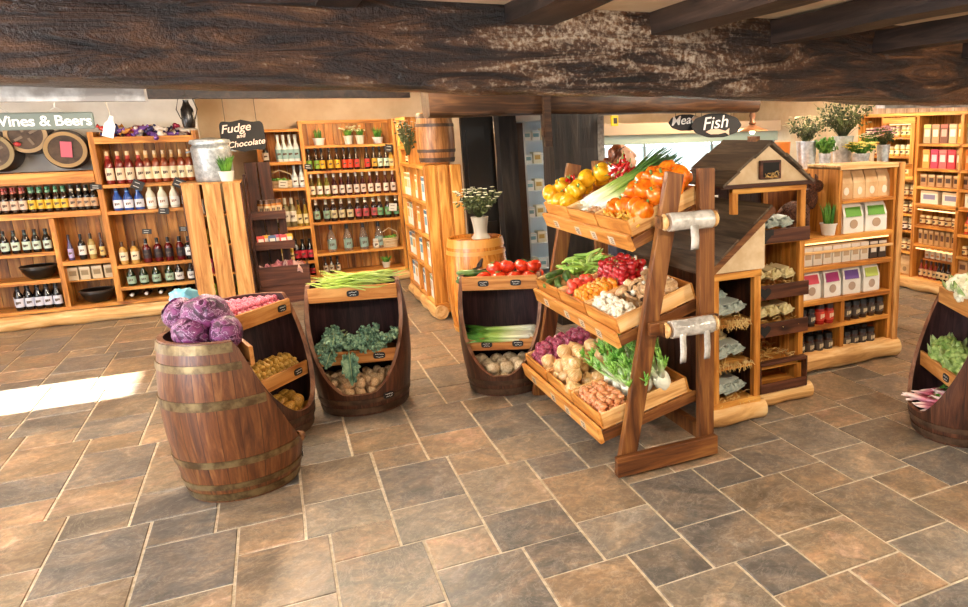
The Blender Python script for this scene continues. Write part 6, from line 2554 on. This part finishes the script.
for i in range(5):
    GFB.put(fR(1.06 + i * .28, .07, .925)[0], (0, 0, -pi / 2 + R(-.05, .05)), 1.0, 'buff window gift box on the fourth open shelf of the right wall', 'buff window gift boxes')
row(CRM, fR, .96, 1.38, 6, .05, .70, 'small caramel jar in the lit upper alcove of the right wall', 'caramel jars in the upper alcove', s=(.95, .95, 1.1))
TUB = carton('biscuit_tube', .05, .05, .15, '#c79a62', '#5a3520', '#e0bd88', 'packet')
for i in range(7):
    TUB.put(fR(.95 + i * .072, .06, .50)[0], (0, 0, -pi / 2), 1.0, 'upright tan biscuit packet in the middle alcove of the right wall', 'biscuit packets in the middle alcove')
row(get_bottle('sauce_bottle', 'sauce', P('#8a2a18', .12, coat=.4), '#d8b07a', '#3a1a10'), fR, .96, 1.16, 4, .06, .14, 'reddish sauce bottle in the brightly lit lower alcove', 'reddish sauces in the lower alcove', s=(1.0, 1.0, .95))
row(get_bottle('sauce_bottle', 'sauce', P('#2a1a14', .12, coat=.4), '#e0c89a', '#1a1210'), fR, 1.20, 1.38, 4, .06, .14, 'dark sauce bottle in the brightly lit lower alcove', 'dark sauces in the lower alcove', s=(1.0, 1.0, .95))
MUG = carton('spice_tin', .055, .05, .06, '#efe6d4', '#c98a4a', '#e4d0a8', 'tin')
for i in range(12):
    MUG.put(fR(.96 + (i % 6) * .075, .16, .335 + .062 * (i // 6))[0], (0, 0, -pi / 2), 1.0, 'pale spice tin on the step at the back of the lower alcove', 'pale spice tins in the lower alcove')
ru('alcove_step', .92, 1.42, .12, .22, .31, .335)
row(get_bottle('ketchup_bottle', 'sauce', P('#b5301c', .15, coat=.4), '#e8a04a', '#3a1410'), fR, 1.52, 2.4, 11, .06, .66, 'red sauce bottle with orange label right of the lit alcoves', 'red sauces right of the alcoves', s=(1.15, 1.15, 1.05))
row(CRM, fR, 1.52, 2.4, 11, .06, .44, 'tan chutney jar right of the lit alcoves', 'tan chutneys right of the alcoves', s=(.95, .95, 1.1))
for i in range(7):
    pack('#c9a070', '#6a4630', '#e0c296', 'tan', .1, .06, .13).put(fR(1.52 + i * .125, .06, .26)[0], (0, 0, -pi / 2 + R(-.1, .1)), 1.0, 'tan packet low down right of the lit alcoves', 'tan packets right of the alcoves')
row(get_bottle('ketchup_bottle', 'sauce', P('#8c1c24', .15, coat=.4), '#e9d6c6', '#d8c0b0'), fR, 1.52, 2.4, 12, .06, .14, 'crimson bottle on the lowest shelf right of the alcoves', 'crimson bottles, lowest shelf', s=(1.0, 1.0, .6))
for (a, b, z) in ((.92, 1.42, .865), (.92, 1.42, .455), (.46, .80, 1.735)):
    MB().box(a, b, .01, .022, z - .012, z).build('led_strip', emit('led_warm', '#ffcf8a', 1.6), RU)

# ================================================================ chilled counter and glass door fridge at the back
MC = thing('chilled_counter', 'white chilled meat counter with a glass front at the back of the shop', 'counter', (3.2, 8.5, 0))
def mc(n, *a, **k):
    return board(MC, n, *a, **k)
mc('base', 0, 3.0, 0, .8, 0, 1.02, mat=P('#e8e8e6', .3))
mc('back_wall', 0, 3.0, .75, .8, 1.02, 1.62, mat=P('#eef0ef', .3))
mc('inner_shelf', 0, 3.0, .3, .75, 1.15, 1.17, mat=P('#eef0ef', .3))
mc('canopy_band', 0, 3.0, -.05, .8, 1.56, 1.68, mat=P('#a9c2bf', .3))
mc('canopy_top', 0, 3.0, -.12, .8, 1.68, 1.82, mat=P('#c9b6a0', .5))
for x in (0.02, 1.0, 1.98, 2.96):
    mc('glass_post', x - .015, x + .015, -.02, .01, 1.02, 1.56, mat=P('#8fa0a2', .3, .6))
    mc('glass_clip', x - .06, x + .06, -.03, -.02, 1.33, 1.36, mat=P('#8fa0a2', .3, .6))
for i in range(3):
    mc('glass_pane', .04 + i * .98, .98 + i * .98, -.006, .0, 1.03, 1.55, mat=glass('counter_glass', '#f4faf9', .02, 1.0) if i == 0 else bpy.data.materials['counter_glass'], bevel=0)
MB().box(.05, 2.95, .3, .33, 1.53, 1.55).build('light_tube', emit('tube_white', '#f2f8ff', 9), MC)
TRAY = carton('meat_tray', .22, .26, .05, '#f0eeee', '#b5484a', None, 'tray')
for i in range(10):
    TRAY.put((3.42 + i * .28, 8.74, 1.02), (0, 0, R(-.05, .05)), 1.0, 'white meat tray in the chilled counter', 'meat trays in the chilled counter')
FR = thing('display_fridge', 'tall display fridge with lit white shelves between the dark posts', 'fridge', (2.22, 7.62, 0))
def fr(n, *a, **k):
    return board(FR, n, *a, **k)
fr('cabinet', 0, .03, 0, .6, 0, 1.9, mat=P('#d8d8d4', .3))
fr('cabinet', .62, .65, 0, .6, 0, 1.9, mat=P('#d8d8d4', .3))
fr('cabinet_back', 0, .65, .57, .6, 0, 1.9, mat=P('#dfe4e4', .4))
fr('cabinet_top', 0, .65, 0, .6, 1.86, 1.95, mat=P('#d6cfc4', .4))
fr('cabinet_base', 0, .65, 0, .6, 0, .2, mat=P('#b9b9b4', .4))
m = MB()
m.box(.03, .15, -.03, -.012, .2, 1.84)
m.build('dark_door', P('#4a3a30', .15, coat=.4), FR)
m = MB()
m.box(.15, .165, -.04, -.01, .2, 1.86)
m.build('door_stile', P('#c9ccca', .3, .4), FR)
for z in (.30, .58, .86, 1.14, 1.42, 1.66):
    fr('fridge_shelf', .17, .62, .05, .56, z - .015, z, mat=P('#dfe8e8', .2))
CH_ = carton('cheese_pack', .09, .1, .10, '#f0efe9', '#7fa9b0', '#d9e3e3', 'packet')
CH2 = carton('cheese_pack', .09, .1, .12, '#dfd8b8', '#b9964a', '#efe8d0', 'packet')
for z, nm in ((.30, 'lowest'), (.58, 'second'), (.86, 'third'), (1.14, 'fourth'), (1.42, 'fifth'), (1.66, 'highest')):
    for i in range(4):
        (CH_ if (i + int(z * 10)) % 3 else CH2).put((2.22 + .22 + i * .10, 7.62 + .12, z), (0, 0, R(-.1, .1)), 1.0, 'chilled packet on the ' + nm + ' shelf of the tall display fridge', 'chilled packets, ' + nm + ' fridge shelf')
MB().box(.59, .61, .03, .05, .25, 1.82).build('light_tube', bpy.data.materials['tube_white'], FR)
o = MB().box(2.74, 2.80, 6.16, 6.20, 1.78, 1.87).build('wall_sign', P('#e8c51e', .5), bevel=.004)
tag(o, 'small yellow notice hanging beneath the lintel by the big dark post', 'sign')
MB().box(.012, .048, -.0005, .0, .02, .07).build('notice_mark', P('#3a2a12', .6), o, loc=(2.74, 6.16, 1.78))

# ================================================================ shopper behind the stand
def person():
    x, y = 2.545, 5.62
    root = thing('person', 'person with tied brown hair in a pale top looking down behind the vegetable stand', 'person', (x, y, 0), radians(52))
    sk = P('#d9a583', .5)
    m = MB()
    # pelvis, torso, neck
    m.tube([(0, 0, .80), (0, 0, .90), (0, .01, 1.02), (0, .02, 1.16), (0, .015, 1.28), (0, .0, 1.345), (0, -.015, 1.40), (0, -.03, 1.46)], [.135, .15, .13, .145, .15, .10, .052, .05], 16, .72)
    for s in (-1, 1):
        m.tube([(s * .085, 0, .86), (s * .09, -.005, .48), (s * .09, .01, .10), (s * .09, .0, .05)], [.09, .062, .042, .045], 12)
        m.tube([(s * .09, .05, .035), (s * .092, -.05, .035), (s * .095, -.17, .025)], [.036, .042, .026], 10)
        m.tube([(s * .12, 0, 1.31), (s * .185, .005, 1.27), (s * .22, .0, 1.03), (s * .19, -.18, .95), (s * .185, -.22, .945)], [.055, .052, .042, .032, .027], 10)
        hx, hy, hz = s * .182, -.265, .94
        m.blob((hx, hy, hz), (.036, .045, .016), 2)
        for k, L_ in enumerate((.068, .078, .072, .056)):
            fx = hx + (k - 1.5) * .018
            m.tube([(fx, hy - .03, hz), (fx, hy - .03 - L_ * .6, hz - .004), (fx, hy - .03 - L_, hz - .026)], [.0088, .0082, .0068], 7)
        m.tube([(hx - s * .026, hy + .012, hz), (hx - s * .055, hy - .018, hz - .006), (hx - s * .062, hy - .045, hz - .012)], [.011, .009, .0075], 7)
    # head, tipped forward and down
    rh = Euler((radians(-22), 0, 0)).to_matrix()
    hc = Vector((0, -.035, 1.525))
    def H(p):
        return hc + rh @ Vector(p)
    m.blob(hc, (.073, .092, .108), 3, rot=rh)
    m.blob(H((0, -.045, -.06)), (.05, .045, .05), 3, rot=rh)
    m.tube([H((0, -.09, .012)), H((0, -.105, -.018)), H((0, -.108, -.03)), H((0, -.09, -.036))], [.008, .011, .013, .008], 8)
    for s in (-1, 1):
        m.blob(H((s * .073, .008, -.01)), (.009, .018, .028), 2, rot=rh)
        m.blob(H((s * .03, -.078, .022)), (.022, .012, .009), 2, rot=rh)
    m.blob(H((0, -.085, -.062)), (.022, .012, .007), 2, rot=rh)
    m.blob(H((0, -.083, -.073)), (.018, .012, .008), 2, rot=rh)
    o = m.build('body', sk, root, smooth=True)
    rmd = o.modifiers.new('one_skin', 'REMESH')
    rmd.mode = 'VOXEL'
    rmd.voxel_size = .0075
    rmd.use_smooth_shade = True
    for s in (-1, 1):
        e = MB()
        e.blob(H((s * .03, -.084, .012)), (.012, .007, .0075), 2, rot=rh)
        ob = e.build('eye', P('#f0ebe4', .2), root, smooth=True)
        e = MB()
        e.blob(H((s * .03, -.0905, .011)), (.005, .003, .005), 2, rot=rh)
        e.build('iris', P('#3a2416', .2), ob, smooth=True)
    e = MB()
    e.blob(H((0, -.094, -.067)), (.02, .006, .006), 2, rot=rh)
    e.build('lips', P('#b8645a', .4), root, smooth=True)
    hr = wood('hair_brown', '#2a1208', '#5e2f16', '#8a4c26', 'z', .35, island=.3)
    e = MB()
    e.blob(H((0, .028, .025)), (.083, .085, .098), 3, .08, 4, 2, rot=rh)
    e.blob(H((0, .13, .01)), (.035, .045, .05), 2, .25, 4, 3, rot=rh)
    for k in range(9):
        a = (k / 8 - .5) * 2.4
        e.tube([H((.06 * sin(a), -.075 * cos(a) + .01, .07)), H((.082 * sin(a), -.03 * cos(a) + .02, .06)), H((.086 * sin(a), .04, .03)), H((.06 * sin(a), .1, .0))], [.006, .018, .018, .008], 6)
    e.build('hair', hr, root, smooth=True)
    e = MB()
    e.tube([(0, 0, .84), (0, 0, .92), (0, .01, 1.02), (0, .02, 1.16), (0, .015, 1.28), (0, .0, 1.34), (0, -.005, 1.365)], [.152, .165, .148, .16, .163, .112, .075], 20, .76)
    for s in (-1, 1):
        e.tube([(s * .10, 0, 1.315), (s * .185, .005, 1.275), (s * .222, .0, 1.04), (s * .205, -.10, .99)], [.064, .063, .054, .047], 12)
    t = e.build('shirt', P('#e3ddd4', .8), root, smooth=True)
    rmd = t.modifiers.new('one_cloth', 'REMESH')
    rmd.mode = 'VOXEL'
    rmd.voxel_size = .011
    rmd.use_smooth_shade = True
    e = MB()
    e.tube([(0, 0, .92), (0, 0, .82), (0, 0, .76)], [.160, .163, .13], 18, .76)
    for s in (-1, 1):
        e.tube([(s * .085, 0, .86), (s * .09, -.005, .48), (s * .09, .01, .09)], [.1, .072, .056], 12)
    t = e.build('trousers', P('#2c2d38', .8), root, smooth=True)
    rmd = t.modifiers.new('one_cloth', 'REMESH')
    rmd.mode = 'VOXEL'
    rmd.voxel_size = .011
    rmd.use_smooth_shade = True
    for s in (-1, 1):
        e = MB()
        e.tube([(s * .09, .06, .04), (s * .092, -.05, .042), (s * .095, -.185, .03)], [.044, .05, .034], 12)
        e.build('shoe', P('#1e1a18', .5), root, smooth=True)


person()
# ---------------------------------------------------------------- camera
CX, CY, F, YAW, PITCH, ROLL = 650., 295.6, 746.3, .462, .22, .025
cam = bpy.data.cameras.new('camera')
cam.sensor_fit = 'HORIZONTAL'
cam.sensor_width = 36.0
cam.lens = F / 968 * 36.0
cam.shift_x = -(CX - 484) / 968
cam.shift_y = (CY - 303.5) / 968
cam.clip_start = .02
co = bpy.data.objects.new('camera', cam)
COL.objects.link(co)
fwd = Vector((sin(YAW) * cos(PITCH), cos(YAW) * cos(PITCH), -sin(PITCH)))
rt = Vector((cos(YAW), -sin(YAW), 0))
dn = fwd.cross(rt)
r2 = rt * cos(ROLL) + dn * sin(ROLL)
d2 = -rt * sin(ROLL) + dn * cos(ROLL)
M = Matrix(((r2.x, -d2.x, -fwd.x), (r2.y, -d2.y, -fwd.y), (r2.z, -d2.z, -fwd.z))).to_4x4()
M.translation = (0, 0, 1.75)
co.matrix_world = M
SC.camera = co

# ---------------------------------------------------------------- light
wd = bpy.data.worlds.new('world')
SC.world = wd
wd.use_nodes = True
bg = wd.node_tree.nodes['Background']
bg.inputs['Color'].default_value = (1.0, .93, .84, 1)
bg.inputs['Strength'].default_value = .52


def lamp(kind, name, loc, energy, color=(1, 1, 1), size=1.0, size_y=None, target=None, spot=None, spread=None, soft=.05):
    d = bpy.data.lights.new(name, kind)
    d.energy = energy
    d.color = color
    if kind == 'AREA':
        d.size = size
        if size_y:
            d.shape = 'RECTANGLE'
            d.size_y = size_y
        if spread:
            d.spread = radians(spread)
    elif kind == 'SUN':
        d.angle = radians(1.0)
    else:
        d.shadow_soft_size = soft
        if spot:
            d.spot_size = radians(spot)
            d.spot_blend = .6
    o = bpy.data.objects.new(name, d)
    COL.objects.link(o)
    o.location = loc
    if target is not None:
        o.rotation_euler = (Vector(target) - Vector(loc)).to_track_quat('-Z', 'Y').to_euler()
    return o


WARM = (1.0, .74, .45)
SOFT = (1.0, .88, .72)
lamp('SUN', 'sunlight', (-8, 6.5, 5), 60.0, (1, .97, .92), target=(-8 + 2.7, 6.52, 5 - 1.85))
lamp('AREA', 'left_fill_light', (-3.75, 3.1, 1.36), 300, (.86, .93, 1.0), 4.2, 1.4, target=(0, 3.8, .5))  # fill on the solid wall, added for a cool tint from the left
lamp('AREA', 'doorway_light', (-3.82, 6.5, 1.1), 60, (.95, .97, 1.0), 1.0, 1.8, target=(0, 6.5, .7))
# unseen spots under the ceiling, added to light the foreground floor
for x, y, c in ((-.9, 1.0, (1, .95, .88)), (1.1, 1.0, SOFT), (3.1, 1.0, (1.0, .82, .6))):
    lamp('SPOT', 'front_fill_spot', (x, y, 2.17), 140, c, target=(x + .4, y + 2.8, .4), spot=120, soft=.1)
for x, y, e in ((-2.6, 7.8, 70), (-.2, 5.7, 75), (.75, 8.1, 60), (.9, 5.8, 45), (3.6, 5.2, 45), (4.9, 5.9, 70), (4.6, 3.4, 55), (-1.5, 4.6, 50), (4.6, 7.6, 50)):
    lamp('POINT', 'hidden_fill', (x, y, 2.2), e, SOFT if y < 6.2 else WARM, soft=.12)  # hidden point fills, added to brighten the far ceiling and walls
lamp('AREA', 'counter_fill', (4.7, 8.72, 1.5), 25, (.93, .97, 1), 2.6, .2, target=(4.7, 8.75, 0))  # extra area fill, added to whiten the counter interior
SC.view_settings.view_transform = 'Standard'
SC.view_settings.look = 'None'
SC.view_settings.gamma = 1.0
SC.view_settings.use_curve_mapping = False
SC.view_settings.exposure = 0.5
SC.cycles.use_denoising = True
SC.cycles.max_bounces = 6
SC.cycles.diffuse_bounces = 4
SC.cycles.glossy_bounces = 3
SC.cycles.transmission_bounces = 6
SC.cycles.sample_clamp_indirect = 6.0
